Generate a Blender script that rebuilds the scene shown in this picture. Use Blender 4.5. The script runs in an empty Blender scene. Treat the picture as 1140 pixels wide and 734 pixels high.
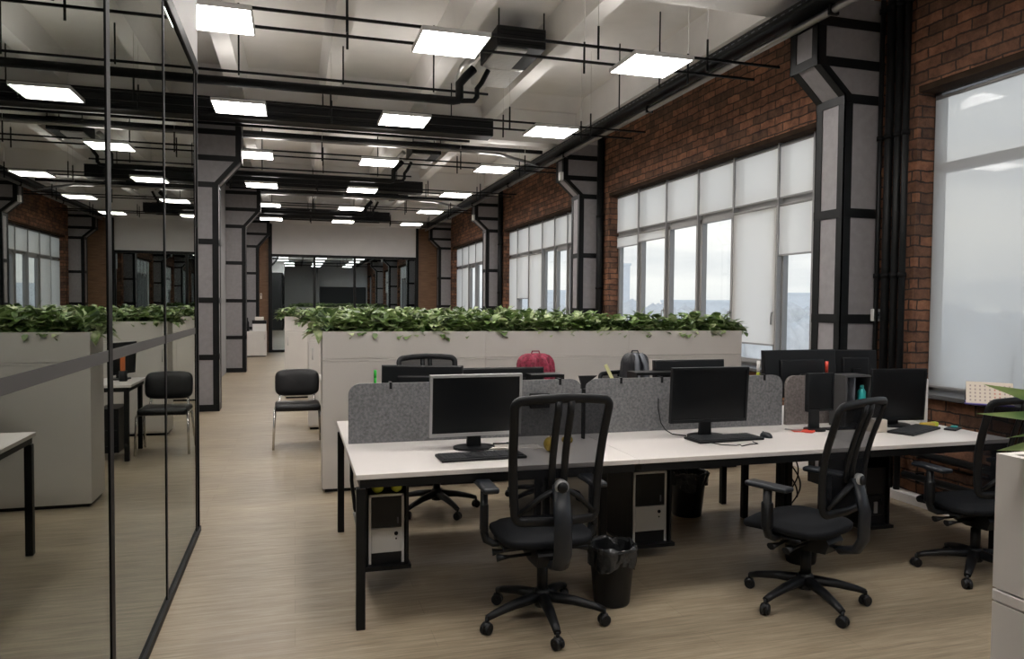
import bpy, bmesh, math, random
from mathutils import Vector, Matrix
random.seed(7)
S = bpy.context.scene
COL = S.collection
PI = math.pi

# ------------------------------------------------------------------ materials
def new_mat(name):
    m = bpy.data.materials.new(name); m.use_nodes = True
    nt = m.node_tree; nt.nodes.clear()
    out = nt.nodes.new('ShaderNodeOutputMaterial')
    return m, nt, out
def N(nt, kind, **kw):
    n = nt.nodes.new(kind)
    for k, v in kw.items():
        if k.startswith('i_'):
            n.inputs[k[2:].replace('_', ' ')].default_value = v
        else: setattr(n, k, v)
    return n
def L(nt, a, b): nt.links.new(a, b)
def pbr(name, col, rough=0.5, metal=0.0, spec=0.5, noise=0.0, nscale=20.0, bump=0.0, bscale=200.0, col2=None, stretch=None):
    m, nt, out = new_mat(name)
    b = N(nt, 'ShaderNodeBsdfPrincipled')
    b.inputs['Base Color'].default_value = (*col, 1)
    b.inputs['Roughness'].default_value = rough
    b.inputs['Metallic'].default_value = metal
    b.inputs['Specular IOR Level'].default_value = spec
    tc = N(nt, 'ShaderNodeTexCoord')
    mp = N(nt, 'ShaderNodeMapping')
    if stretch: mp.inputs['Scale'].default_value = stretch
    L(nt, tc.outputs['Object'], mp.inputs['Vector'])
    if noise or col2:
        nz = N(nt, 'ShaderNodeTexNoise'); nz.inputs['Scale'].default_value = nscale; nz.inputs['Detail'].default_value = 4
        L(nt, mp.outputs[0], nz.inputs['Vector'])
        r = N(nt, 'ShaderNodeValToRGB')
        r.color_ramp.elements[0].position = 0.3; r.color_ramp.elements[1].position = 0.7
        c2 = col2 or tuple(min(1, c * (1 + noise)) for c in col)
        c1 = col if col2 else tuple(c * (1 - noise) for c in col)
        r.color_ramp.elements[0].color = (*c1, 1); r.color_ramp.elements[1].color = (*c2, 1)
        L(nt, nz.outputs['Fac'], r.inputs[0]); L(nt, r.outputs[0], b.inputs['Base Color'])
    if bump:
        n2 = N(nt, 'ShaderNodeTexNoise'); n2.inputs['Scale'].default_value = bscale; n2.inputs['Detail'].default_value = 3
        L(nt, mp.outputs[0], n2.inputs['Vector'])
        bp = N(nt, 'ShaderNodeBump'); bp.inputs['Strength'].default_value = bump; bp.inputs['Distance'].default_value = 0.01
        L(nt, n2.outputs['Fac'], bp.inputs['Height']); L(nt, bp.outputs[0], b.inputs['Normal'])
    L(nt, b.outputs[0], out.inputs[0])
    return m
def emis(name, col, strength):
    m, nt, out = new_mat(name)
    e = N(nt, 'ShaderNodeEmission'); e.inputs[0].default_value = (*col, 1); e.inputs[1].default_value = strength
    L(nt, e.outputs[0], out.inputs[0]); return m
def glass(name, refl, refl_col, trans_col, fres=0.0):
    m, nt, out = new_mat(name)
    g = N(nt, 'ShaderNodeBsdfGlossy'); g.inputs['Color'].default_value = (*refl_col, 1); g.inputs['Roughness'].default_value = 0.0
    t = N(nt, 'ShaderNodeBsdfTransparent'); t.inputs['Color'].default_value = (*trans_col, 1)
    mx = N(nt, 'ShaderNodeMixShader')
    if fres:
        lw = N(nt, 'ShaderNodeLayerWeight'); lw.inputs['Blend'].default_value = 0.3
        mr = N(nt, 'ShaderNodeMapRange'); mr.inputs['To Min'].default_value = refl; mr.inputs['To Max'].default_value = refl + fres
        L(nt, lw.outputs['Facing'], mr.inputs['Value']); L(nt, mr.outputs[0], mx.inputs[0])
    else: mx.inputs[0].default_value = refl
    L(nt, t.outputs[0], mx.inputs[1]); L(nt, g.outputs[0], mx.inputs[2])
    L(nt, mx.outputs[0], out.inputs[0]); return m
def sheer(name, col, see, translucent=0.5, weave=0.0):
    """thin fabric: partly see-through, partly diffuse, partly translucent"""
    m, nt, out = new_mat(name)
    d = N(nt, 'ShaderNodeBsdfDiffuse'); d.inputs['Color'].default_value = (*col, 1)
    t = N(nt, 'ShaderNodeBsdfTranslucent'); t.inputs['Color'].default_value = (*col, 1)
    m1 = N(nt, 'ShaderNodeMixShader'); m1.inputs[0].default_value = translucent
    L(nt, d.outputs[0], m1.inputs[1]); L(nt, t.outputs[0], m1.inputs[2])
    tr = N(nt, 'ShaderNodeBsdfTransparent')
    m2 = N(nt, 'ShaderNodeMixShader'); m2.inputs[0].default_value = see
    L(nt, m1.outputs[0], m2.inputs[1]); L(nt, tr.outputs[0], m2.inputs[2])
    L(nt, m2.outputs[0], out.inputs[0]); return m

def brick_mat():
    m, nt, out = new_mat('old_red_brick')
    b = N(nt, 'ShaderNodeBsdfPrincipled'); b.inputs['Roughness'].default_value = 0.85; b.inputs['Specular IOR Level'].default_value = 0.3
    g = N(nt, 'ShaderNodeNewGeometry')
    sp = N(nt, 'ShaderNodeSeparateXYZ'); L(nt, g.outputs['Position'], sp.inputs[0])
    ad = N(nt, 'ShaderNodeMath', operation='ADD'); L(nt, sp.outputs[0], ad.inputs[0]); L(nt, sp.outputs[1], ad.inputs[1])
    cb = N(nt, 'ShaderNodeCombineXYZ'); L(nt, ad.outputs[0], cb.inputs[0]); L(nt, sp.outputs[2], cb.inputs[1])
    nz0 = N(nt, 'ShaderNodeTexNoise'); nz0.inputs['Scale'].default_value = 9; L(nt, g.outputs['Position'], nz0.inputs['Vector'])
    vs = N(nt, 'ShaderNodeVectorMath', operation='SCALE'); vs.inputs['Scale'].default_value = 0.035; L(nt, nz0.outputs['Color'], vs.inputs[0])
    va = N(nt, 'ShaderNodeVectorMath', operation='ADD'); L(nt, cb.outputs[0], va.inputs[0]); L(nt, vs.outputs[0], va.inputs[1])
    br = N(nt, 'ShaderNodeTexBrick')
    for k, v in (('Scale', 1.0), ('Mortar Size', 0.008), ('Mortar Smooth', 0.3), ('Bias', 0.0), ('Brick Width', 0.27), ('Row Height', 0.090)):
        br.inputs[k].default_value = v
    br.inputs['Color1'].default_value = (0.265, 0.128, 0.076, 1)
    br.inputs['Color2'].default_value = (0.100, 0.058, 0.041, 1)
    br.inputs['Mortar'].default_value = (0.05, 0.036, 0.030, 1)
    L(nt, va.outputs[0], br.inputs['Vector'])
    nz = N(nt, 'ShaderNodeTexNoise'); nz.inputs['Scale'].default_value = 6.5; nz.inputs['Detail'].default_value = 8; nz.inputs['Roughness'].default_value = 0.7
    L(nt, g.outputs['Position'], nz.inputs['Vector'])
    rp = N(nt, 'ShaderNodeValToRGB'); rp.color_ramp.elements[0].position = 0.32; rp.color_ramp.elements[1].position = 0.68
    rp.color_ramp.elements[0].color = (0.45, 0.42, 0.44, 1); rp.color_ramp.elements[1].color = (1.45, 1.38, 1.25, 1)
    L(nt, nz.outputs['Fac'], rp.inputs[0])
    mx = N(nt, 'ShaderNodeMix', data_type='RGBA', blend_type='MULTIPLY'); mx.inputs[0].default_value = 1.0
    L(nt, br.outputs['Color'], mx.inputs[6]); L(nt, rp.outputs[0], mx.inputs[7]); L(nt, mx.outputs[2], b.inputs['Base Color'])
    nb = N(nt, 'ShaderNodeTexNoise'); nb.inputs['Scale'].default_value = 45; L(nt, g.outputs['Position'], nb.inputs['Vector'])
    mm = N(nt, 'ShaderNodeMath', operation='MULTIPLY_ADD'); mm.inputs[1].default_value = -1.0
    L(nt, br.outputs['Fac'], mm.inputs[0]); sc = N(nt, 'ShaderNodeMath', operation='MULTIPLY'); sc.inputs[1].default_value = 0.5
    L(nt, nb.outputs['Fac'], sc.inputs[0]); L(nt, sc.outputs[0], mm.inputs[2])
    bp = N(nt, 'ShaderNodeBump'); bp.inputs['Strength'].default_value = 0.9; bp.inputs['Distance'].default_value = 0.015
    L(nt, mm.outputs[0], bp.inputs['Height']); L(nt, bp.outputs[0], b.inputs['Normal'])
    L(nt, b.outputs[0], out.inputs[0]); return m

def floor_mat():
    m, nt, out = new_mat('streaked_wood_floor')
    b = N(nt, 'ShaderNodeBsdfPrincipled'); b.inputs['Roughness'].default_value = 0.42; b.inputs['Specular IOR Level'].default_value = 0.45
    tc = N(nt, 'ShaderNodeTexCoord')
    def stretched(sx, sy, scale, detail=5):
        mp = N(nt, 'ShaderNodeMapping'); mp.inputs['Scale'].default_value = (sx, sy, 1); L(nt, tc.outputs['Object'], mp.inputs[0])
        n = N(nt, 'ShaderNodeTexNoise'); n.inputs['Scale'].default_value = scale; n.inputs['Detail'].default_value = detail; n.inputs['Roughness'].default_value = 0.65
        L(nt, mp.outputs[0], n.inputs['Vector']); return n
    n1 = stretched(0.9, 14, 2.2); n2 = stretched(2.5, 55, 2.0); n3 = stretched(0.4, 0.6, 1.0, 3)
    a = N(nt, 'ShaderNodeMath', operation='ADD'); L(nt, n1.outputs['Fac'], a.inputs[0]); L(nt, n2.outputs['Fac'], a.inputs[1])
    a2 = N(nt, 'ShaderNodeMath', operation='MULTIPLY_ADD'); a2.inputs[1].default_value = 0.42
    L(nt, a.outputs[0], a2.inputs[0]); h = N(nt, 'ShaderNodeMath', operation='MULTIPLY'); h.inputs[1].default_value = 0.16
    L(nt, n3.outputs['Fac'], h.inputs[0]); L(nt, h.outputs[0], a2.inputs[2])
    r = N(nt, 'ShaderNodeValToRGB'); e = r.color_ramp.elements
    e[0].position = 0.36; e[0].color = (0.172, 0.133, 0.087, 1)
    e[1].position = 0.64; e[1].color = (0.395, 0.338, 0.246, 1)
    k = e.new(0.5); k.color = (0.282, 0.229, 0.158, 1)
    L(nt, a2.outputs[0], r.inputs[0])
    br = N(nt, 'ShaderNodeTexBrick')
    for kk, v in (('Scale', 1.0), ('Mortar Size', 0.0015), ('Mortar Smooth', 0.1), ('Brick Width', 1.3), ('Row Height', 0.19)): br.inputs[kk].default_value = v
    br.inputs['Color1'].default_value = (1.05, 1.04, 1.03, 1); br.inputs['Color2'].default_value = (0.92, 0.92, 0.92, 1); br.inputs['Mortar'].default_value = (0.72, 0.70, 0.68, 1)
    L(nt, tc.outputs['Object'], br.inputs['Vector'])
    mx = N(nt, 'ShaderNodeMix', data_type='RGBA', blend_type='MULTIPLY'); mx.inputs[0].default_value = 1.0
    L(nt, r.outputs[0], mx.inputs[6]); L(nt, br.outputs['Color'], mx.inputs[7]); L(nt, mx.outputs[2], b.inputs['Base Color'])
    bp = N(nt, 'ShaderNodeBump'); bp.inputs['Strength'].default_value = 0.12; bp.inputs['Distance'].default_value = 0.003
    L(nt, n2.outputs['Fac'], bp.inputs['Height']); L(nt, bp.outputs[0], b.inputs['Normal'])
    L(nt, b.outputs[0], out.inputs[0]); return m

def leaf_mat(name, dark, mid, pale):
    m, nt, out = new_mat(name)
    b = N(nt, 'ShaderNodeBsdfPrincipled'); b.inputs['Roughness'].default_value = 0.42
    g = N(nt, 'ShaderNodeNewGeometry')
    n = N(nt, 'ShaderNodeTexNoise'); n.inputs['Scale'].default_value = 11; n.inputs['Detail'].default_value = 3; L(nt, g.outputs['Position'], n.inputs['Vector'])
    oi = N(nt, 'ShaderNodeObjectInfo')
    mr = N(nt, 'ShaderNodeMath', operation='MULTIPLY_ADD'); mr.inputs[1].default_value = 0.35; L(nt, g.outputs['Random Per Island'], mr.inputs[0])
    sc = N(nt, 'ShaderNodeMath', operation='MULTIPLY'); sc.inputs[1].default_value = 0.68; L(nt, n.outputs['Fac'], sc.inputs[0]); L(nt, sc.outputs[0], mr.inputs[2])
    r = N(nt, 'ShaderNodeValToRGB'); e = r.color_ramp.elements
    e[0].position = 0.3; e[0].color = (*dark, 1); e[1].position = 0.72; e[1].color = (*pale, 1); k = e.new(0.54); k.color = (*mid, 1)
    L(nt, mr.outputs[0], r.inputs[0]); L(nt, r.outputs[0], b.inputs['Base Color'])
    tl = N(nt, 'ShaderNodeBsdfTranslucent'); L(nt, r.outputs[0], tl.inputs['Color'])
    mx = N(nt, 'ShaderNodeMixShader'); mx.inputs[0].default_value = 0.2
    L(nt, b.outputs[0], mx.inputs[1]); L(nt, tl.outputs[0], mx.inputs[2]); L(nt, mx.outputs[0], out.inputs[0]); return m

def mesh_fabric():
    m, nt, out = new_mat('black_chair_mesh')
    d = N(nt, 'ShaderNodeBsdfPrincipled'); d.inputs['Base Color'].default_value = (0.008, 0.009, 0.012, 1); d.inputs['Roughness'].default_value = 0.7; d.inputs['Specular IOR Level'].default_value = 0.2
    t = N(nt, 'ShaderNodeBsdfTransparent'); t.inputs['Color'].default_value = (0.55, 0.56, 0.58, 1)
    mx = N(nt, 'ShaderNodeMixShader'); mx.inputs[0].default_value = 0.36
    L(nt, d.outputs[0], mx.inputs[1]); L(nt, t.outputs[0], mx.inputs[2]); L(nt, mx.outputs[0], out.inputs[0]); return m

M = {}
M['brick'] = brick_mat()
M['floor'] = floor_mat()
M['ceiling'] = pbr('painted_concrete', (0.80, 0.775, 0.745), 0.8, noise=0.04, nscale=2.5, bump=0.15, bscale=30)
M['white_wall'] = pbr('white_wall_paint', (0.74, 0.72, 0.71), 0.7, noise=0.03, nscale=3)
M['dark_wall'] = pbr('dark_wall_paint', (0.045, 0.045, 0.047), 0.7)
M['grey_wall'] = pbr('grey_wall_paint', (0.27, 0.265, 0.265), 0.7)
M['steel'] = pbr('black_painted_steel', (0.007, 0.0075, 0.008), 0.45, spec=0.22, noise=0.2, nscale=8)
M['steel_gloss'] = pbr('black_glossy_profile', (0.006, 0.006, 0.0065), 0.5, spec=0.12)
M['col_panel'] = pbr('grey_column_panel', (0.26, 0.245, 0.252), 0.6, noise=0.09, nscale=14, bump=0.2, bscale=350)
M['pipe_metal'] = pbr('dull_zinc_pipe', (0.32, 0.31, 0.30), 0.3, metal=0.9)
M['foil'] = pbr('crumpled_foil', (0.62, 0.61, 0.58), 0.32, metal=0.7, bump=1.0, bscale=14)
M['cabinet'] = pbr('warm_white_laminate', (0.64, 0.605, 0.565), 0.45, noise=0.015, nscale=5)
M['cabinet_end'] = M['cabinet']
M['desktop'] = pbr('white_desk_laminate', (0.72, 0.68, 0.65), 0.28, noise=0.01, nscale=4)
M['desk_edge'] = pbr('desk_edge_band', (0.50, 0.46, 0.41), 0.45)
M['felt'] = pbr('grey_felt', (0.175, 0.178, 0.182), 0.95, spec=0.1, noise=0.28, nscale=60, bump=0.4, bscale=250)
M['felt_brown'] = pbr('brown_grey_felt', (0.18, 0.16, 0.152), 0.95, spec=0.1, noise=0.25, nscale=60, bump=0.4, bscale=250)
M['plastic'] = pbr('black_plastic', (0.0065, 0.0072, 0.0085), 0.42, spec=0.28)
M['plastic_blue'] = pbr('blue_black_plastic', (0.013, 0.016, 0.021), 0.38, spec=0.4)
M['seat'] = pbr('black_seat_fabric', (0.0055, 0.0065, 0.0085), 0.8, spec=0.2, bump=0.25, bscale=300)
M['mesh'] = mesh_fabric()
M['screen'] = pbr('dark_screen', (0.004, 0.005, 0.006), 0.28, spec=0.3)
M['silver'] = pbr('silver_plastic', (0.33, 0.33, 0.33), 0.35, metal=0.2)
M['pc_silver'] = pbr('pale_silver_plastic', (0.62, 0.62, 0.60), 0.35)
M['keycap'] = pbr('grey_black_keys', (0.03, 0.032, 0.035), 0.5)
M['chrome'] = pbr('chrome', (0.75, 0.74, 0.72), 0.12, metal=1.0)
M['white_plastic'] = pbr('white_plastic', (0.72, 0.71, 0.69), 0.4)
M['leather'] = pbr('black_leatherette', (0.008, 0.008, 0.009), 0.38, spec=0.35, bump=0.15, bscale=120)
M['bag'] = pbr('thin_black_bin_liner', (0.03, 0.032, 0.034), 0.22, bump=1.0, bscale=28)
M['pvc'] = pbr('pale_window_profile', (0.27, 0.265, 0.26), 0.5)
M['sill'] = pbr('dark_grey_sill', (0.055, 0.055, 0.056), 0.35)
M['win_glass'] = glass('window_glass', 0.06, (1, 1, 1), (0.96, 0.98, 0.98))
M['mirror_glass'] = glass('tinted_partition_glass', 0.38, (0.90, 0.93, 0.885), (0.30, 0.33, 0.31), 0.22)
M['far_glass'] = glass('tinted_far_glass', 0.40, (0.85, 0.95, 0.97), (0.25, 0.28, 0.28), 0.1)
M['frost'] = pbr('frosted_strip', (0.055, 0.052, 0.05), 0.5)
M['blind'] = sheer('roller_blind_fabric', (0.86, 0.84, 0.80), 0.10, 0.55)
M['blind_thin'] = sheer('thin_roller_blind_fabric', (0.60, 0.60, 0.58), 0.30, 0.5)
M['rod_paint'] = pbr('pale_painted_rod', (0.60, 0.575, 0.54), 0.7)
M['added_fill'] = emis('added_ceiling_fill', (1.0, 0.955, 0.915), 5.0)  # added glow that lifts the ceiling brightness, not a known lamp part
M['light'] = emis('light_diffuser', (1.0, 0.955, 0.915), 17.5)
M['leaf'] = leaf_mat('pothos_leaf', (0.042, 0.080, 0.024), (0.19, 0.285, 0.085), (0.64, 0.70, 0.42))
M['leaf_big'] = leaf_mat('broad_leaf', (0.03, 0.085, 0.02), (0.11, 0.22, 0.07), (0.32, 0.45, 0.16))
M['stem'] = pbr('green_stem', (0.07, 0.13, 0.03), 0.6)
M['soil'] = pbr('dark_soil', (0.025, 0.018, 0.013), 0.95, bump=1.0, bscale=60)
M['wood'] = pbr('brown_wood_cladding', (0.185, 0.100, 0.052), 0.6, noise=0.3, nscale=3, stretch=(1, 1, 14))
M['crimson'] = pbr('crimson_pattern_cloth', (0.11, 0.006, 0.018), 0.8, col2=(0.34, 0.035, 0.075), nscale=38, bump=0.5, bscale=60)
M['nylon'] = pbr('black_nylon', (0.012, 0.013, 0.017), 0.45, bump=0.3, bscale=90)
M['grey_trim'] = pbr('grey_trim', (0.12, 0.13, 0.15), 0.5)
M['green'] = pbr('bright_green_plastic', (0.03, 0.55, 0.05), 0.4)
M['lime'] = pbr('lime_yellow', (0.55, 0.60, 0.05), 0.5)
M['pale_yellow'] = pbr('pale_yellow_plastic', (0.72, 0.70, 0.36), 0.5)
M['yellow'] = pbr('yellow_plastic', (0.62, 0.52, 0.08), 0.5)
M['fruit'] = pbr('yellow_fruit', (0.55, 0.38, 0.05), 0.45, noise=0.15, nscale=30)
M['red'] = pbr('red_plastic', (0.60, 0.05, 0.025), 0.4)
M['teal'] = pbr('teal_plastic', (0.02, 0.33, 0.32), 0.3)
M['orange'] = pbr('orange_card', (0.50, 0.13, 0.03), 0.5)
M['paper'] = pbr('white_paper', (0.70, 0.66, 0.60), 0.8)
M['cream'] = pbr('cream_card', (0.66, 0.58, 0.48), 0.7)
M['purple'] = pbr('purple_card', (0.07, 0.05, 0.27), 0.5)
M['print'] = pbr('printed_ink', (0.36, 0.29, 0.27), 0.7)
M['print_red'] = pbr('red_ink', (0.55, 0.25, 0.20), 0.7)
M['concrete_out'] = pbr('hazy_building_face', (0.84, 0.85, 0.86), 0.9, noise=0.04, nscale=0.4, stretch=(1, 1, 3))  # distance haze is put into the pale colours of everything outside
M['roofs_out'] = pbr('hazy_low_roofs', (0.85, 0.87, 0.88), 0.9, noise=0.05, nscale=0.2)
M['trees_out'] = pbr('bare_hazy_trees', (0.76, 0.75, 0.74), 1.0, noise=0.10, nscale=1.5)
M['ground_out'] = pbr('pale_ground', (0.84, 0.85, 0.86), 0.95, noise=0.06, nscale=0.05)  # paleness stands in for haze here too

# ------------------------------------------------------------------ mesh builder
class MB:
    def __init__(s): s.bm = bmesh.new()
    def box(s, a, b, bevel=0.0, mat=None, seg=2):
        bm = s.bm
        x0, y0, z0 = [min(a[i], b[i]) for i in range(3)]; x1, y1, z1 = [max(a[i], b[i]) for i in range(3)]
        v = [bm.verts.new(p) for p in ((x0,y0,z0),(x1,y0,z0),(x1,y1,z0),(x0,y1,z0),(x0,y0,z1),(x1,y0,z1),(x1,y1,z1),(x0,y1,z1))]
        f = [bm.faces.new([v[i] for i in q]) for q in ((0,3,2,1),(4,5,6,7),(0,1,5,4),(1,2,6,5),(2,3,7,6),(3,0,4,7))]
        if mat is not None:
            for x in v: x.co = mat @ x.co
        if bevel:
            es = list({e for x in f for e in x.edges})
            r = bmesh.ops.bevel(bm, geom=es, offset=bevel, segments=seg, affect='EDGES', profile=0.5)
            for x in r['faces']: x.smooth = seg > 1
        return s
    def prism(s, pts, axis, a, b, mat=None, smooth=False):
        """pts: 2D outline in the plane across `axis`; (x,z) for 'y', (y,z) for 'x', (x,y) for 'z'"""
        bm = s.bm
        def mk(p, t):
            return {'y': (p[0], t, p[1]), 'x': (t, p[0], p[1]), 'z': (p[0], p[1], t)}[axis]
        A = [bm.verts.new(mk(p, a)) for p in pts]; B = [bm.verts.new(mk(p, b)) for p in pts]
        fs = [bm.faces.new(A), bm.faces.new(B[::-1])]
        n = len(pts)
        for i in range(n):
            f = bm.faces.new((A[i], B[i], B[(i+1) % n], A[(i+1) % n])); f.smooth = smooth; fs.append(f)
        if mat is not None:
            for x in A + B: x.co = mat @ x.co
        return s
    def tube(s, pts, r, n=10, closed=False, rx=None, cap=True, up=None):
        bm = s.bm; pts = [Vector(p) for p in pts]; m = len(pts); rings = []
        rr = r if isinstance(r, (list, tuple)) else [r] * m
        prev = None
        for i, p in enumerate(pts):
            if closed: t = pts[(i+1) % m] - pts[i-1]
            elif i == 0: t = pts[1] - pts[0]
            elif i == m-1: t = pts[-1] - pts[-2]
            else: t = (pts[i+1] - pts[i]).normalized() + (pts[i] - pts[i-1]).normalized()
            t.normalize()
            if up is not None: u = Vector(up)
            elif prev is None: u = Vector((0,0,1)) if abs(t.z) < 0.9 else Vector((1,0,0))
            else: u = prev
            side = t.cross(u)
            if side.length < 1e-5: side = t.cross(Vector((0.3,1,0.2)))
            side.normalize(); u = side.cross(t).normalized(); prev = u
            k = rx if rx else 1.0
            rings.append([bm.verts.new(p + (side * math.cos(2*PI*j/n) * rr[i] * k + u * math.sin(2*PI*j/n) * rr[i])) for j in range(n)])
        mm = m if closed else m-1
        for i in range(mm):
            a, b = rings[i], rings[(i+1) % m]
            for j in range(n):
                f = bm.faces.new((a[j], a[(j+1) % n], b[(j+1) % n], b[j])); f.smooth = True
        if not closed and cap:
            bm.faces.new(rings[0][::-1]); bm.faces.new(rings[-1])
        return s
    def cyl(s, p0, p1, r0, r1=None, n=16, cap=True):
        return s.tube([p0, p1], [r0, r0 if r1 is None else r1], n=n, cap=cap)
    def lathe(s, prof, c=(0,0,0), n=24, mat=None):
        bm = s.bm; rings = []
        for (r, z) in prof:
            rings.append([bm.verts.new((c[0] + r*math.cos(2*PI*j/n), c[1] + r*math.sin(2*PI*j/n), c[2] + z)) for j in range(n)] if r > 1e-6 else [bm.verts.new((c[0], c[1], c[2]+z))])
        for a, b in zip(rings, rings[1:]):
            for j in range(n):
                k = (j+1) % n
                if len(a) == 1 and len(b) == 1: continue
                q = (a[0], b[j], b[k]) if len(a) == 1 else (a[j], a[k], b[0]) if len(b) == 1 else (a[j], a[k], b[k], b[j])
                f = bm.faces.new(q); f.smooth = True
        if mat is not None:
            for rg in rings:
                for v in rg: v.co = mat @ v.co
        return s
    def quad(s, a, b, c, d):
        s.bm.faces.new([s.bm.verts.new(p) for p in (a, b, c, d)]); return s
    def grid(s, fn, nu, nv, smooth=True, closed_u=False):
        bm = s.bm
        g = [[bm.verts.new(fn(i/nu, j/nv)) for j in range(nv+1)] for i in range(nu + (0 if closed_u else 1))]
        for i in range(nu):
            for j in range(nv):
                a = g[i]; b = g[(i+1) % len(g)]
                f = bm.faces.new((a[j], b[j], b[j+1], a[j+1])); f.smooth = smooth
        return s
    def build(s, name, mat, parent=None, recalc=True):
        if recalc: bmesh.ops.recalc_face_normals(s.bm, faces=s.bm.faces[:])
        me = bpy.data.meshes.new(name); s.bm.to_mesh(me); s.bm.free()
        me.materials.append(mat)
        o = bpy.data.objects.new(name, me); COL.objects.link(o)
        if parent is not None: o.parent = parent
        return o

def tag(o, label=None, cat=None, group=None, kind=None):
    if label: o['label'] = label
    if cat: o['category'] = cat
    if group: o['group'] = group
    if kind: o['kind'] = kind
    return o
def thing(name, label, cat, loc=(0,0,0), rz=0.0, group=None, kind=None):
    o = bpy.data.objects.new(name, None); COL.objects.link(o); o.empty_display_size = 0.1
    o.location = loc; o.rotation_euler = (0, 0, rz)
    return tag(o, label, cat, group, kind)
def kids(o): return [c for c in bpy.data.objects if c.parent == o]
def copy_tree(o, parent=None):
    c = o.copy(); COL.objects.link(c); c.parent = parent
    for ch in kids(o): copy_tree(ch, c)
    return c
def dup(o, loc, rz=0.0, label=None, group=None):
    c = copy_tree(o); c.location = loc; c.rotation_euler = (0, 0, rz)
    if label: c['label'] = label
    if group: c['group'] = group
    return c
def struct(o): o['kind'] = 'structure'; return o

# ------------------------------------------------------------------ layout numbers (metres)
GX = -0.65                 # glass partition plane
WX = 5.0                   # window wall face
YB, YF = -4.0, 25.0        # back and far walls
ZC = 4.98                  # slab underside
COLY = [-0.9, 5.45, 11.72, 18.05, 24.4]

# ------------------------------------------------------------------ room shell
struct(MB().box((-4.5, YB-0.3, -0.2), (5.4, 31, 0)).build('floor', M['floor']))
# ceiling slab, girders, ribs
struct(MB().box((-4.5, YB-0.3, ZC), (5.4, 31, ZC+0.25)).build('ceiling', M['ceiling']))
GY = [(-0.75, -0.35), (5.60, 6.03), (11.80, 12.14), (18.05, 18.40), (24.35, 24.7)]
for (a, b) in GY:
    struct(MB().prism([(a, 4.30), (b, 4.30), (b+0.08, ZC+0.01), (a-0.08, ZC+0.01)], 'x', -1.6, 5.05).build('ceiling_beam', M['ceiling']))
ribs = [(-0.80,), (0.51,), (1.83,), (3.02,)]
spans = [(YB, -0.8), (-0.3, 5.56), (6.06, 11.76), (12.16, 18.0), (18.42, 24.3)]
for (y0, y1) in spans:
    for (x,) in ribs:
        struct(MB().prism([(x-0.10, 4.62), (x+0.10, 4.62), (x+0.17, ZC+0.01), (x-0.17, ZC+0.01)], 'y', y0-0.03, y1+0.03).build('ceiling_beam', M['ceiling']))
    # sloped coffer edges next to the girders
    for (ya, yb, sgn) in ((y0, y0+0.35, 1), (y1-0.35, y1, -1)):
        o = MB()
        if sgn > 0: o.prism([(y0-0.03, 4.80), (y0+0.10, 4.80), (y0+0.38, ZC+0.01), (y0-0.03, ZC+0.01)], 'x', -1.5, 5.0)
        else: o.prism([(y1+0.03, 4.80), (y1-0.10, 4.80), (y1-0.38, ZC+0.01), (y1+0.03, ZC+0.01)], 'x', -1.5, 5.0)
        struct(o.build('ceiling_coffer_trim', M['ceiling']))
struct(MB().box((4.52, YB, 4.51), (5.0, YF, ZC+0.01)).build('ceiling_edge_beam', M['ceiling']))
# window wall: piers, parapet, lintel band as one shell
WINS = [(-3.9, -1.3), (-0.15, 5.06), (6.05, 11.42), (12.35, 17.86), (18.7, 24.1)]
SILL, HEAD = 0.90, 3.47
w = MB()
w.box((WX, YB-0.3, 0), (WX+0.27, 31, SILL)); w.box((WX, YB-0.3, HEAD), (WX+0.27, 31, ZC+0.2))
ys = [YB-0.3] + [v for ab in WINS for v in ab] + [31]
for i in range(0, len(ys), 2): w.box((WX, ys[i], SILL), (WX+0.27, ys[i+1], HEAD))
struct(w.build('wall_right', M['brick']))
M['soffit'] = pbr('brown_painted_lintel', (0.040, 0.026, 0.018), 0.95, spec=0.1, noise=0.25, nscale=6)
for k_, (a_, b_) in enumerate(WINS): struct(MB().box((WX+0.002, a_, HEAD-0.05), (5.17, b_, HEAD-0.001)).build('trim_%d' % (k_+1), M['soffit']))
# wall on the aisle side, beyond the glass box
struct(MB().box((-1.75, 5.62, 0), (-1.5, YF, ZC)).build('wall_left', M['grey_wall']))
# glass box interior shell
w = MB()
w.box((-4.5, YB, 0), (-4.3, 5.6, 3.3)); w.box((-4.5, 5.48, 0), (-0.70, 5.6, 3.25))
struct(w.build('wall_meeting_room', M['dark_wall']))
struct(MB().box((-4.5, YB, 3.30), (-0.72, 5.6, 3.36)).build('ceiling_meeting_room', M['dark_wall']))
struct(MB().box((-0.72, YB, 3.27), (GX, 5.62, ZC)).build('wall_bulkhead', M['white_wall']))
struct(MB().box((-1.6, 5.6, 3.27), (GX, 5.66, ZC)).build('wall_bulkhead_end', M['white_wall']))
# back wall behind the camera
w = MB(); w.box((-4.5, YB-0.3, 0), (5.4, YB, ZC))
struct(w.build('wall_back', M['white_wall']))
struct(MB().box((GX, -3.0, 0), (1.55, -2.9, 4.2)).build('wall_rear_recess', M['grey_wall']))
struct(MB().box((1.7, YB, 0.05), (4.9, YB+0.04, 2.7)).build('door_1', M['dark_wall']))
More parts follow.
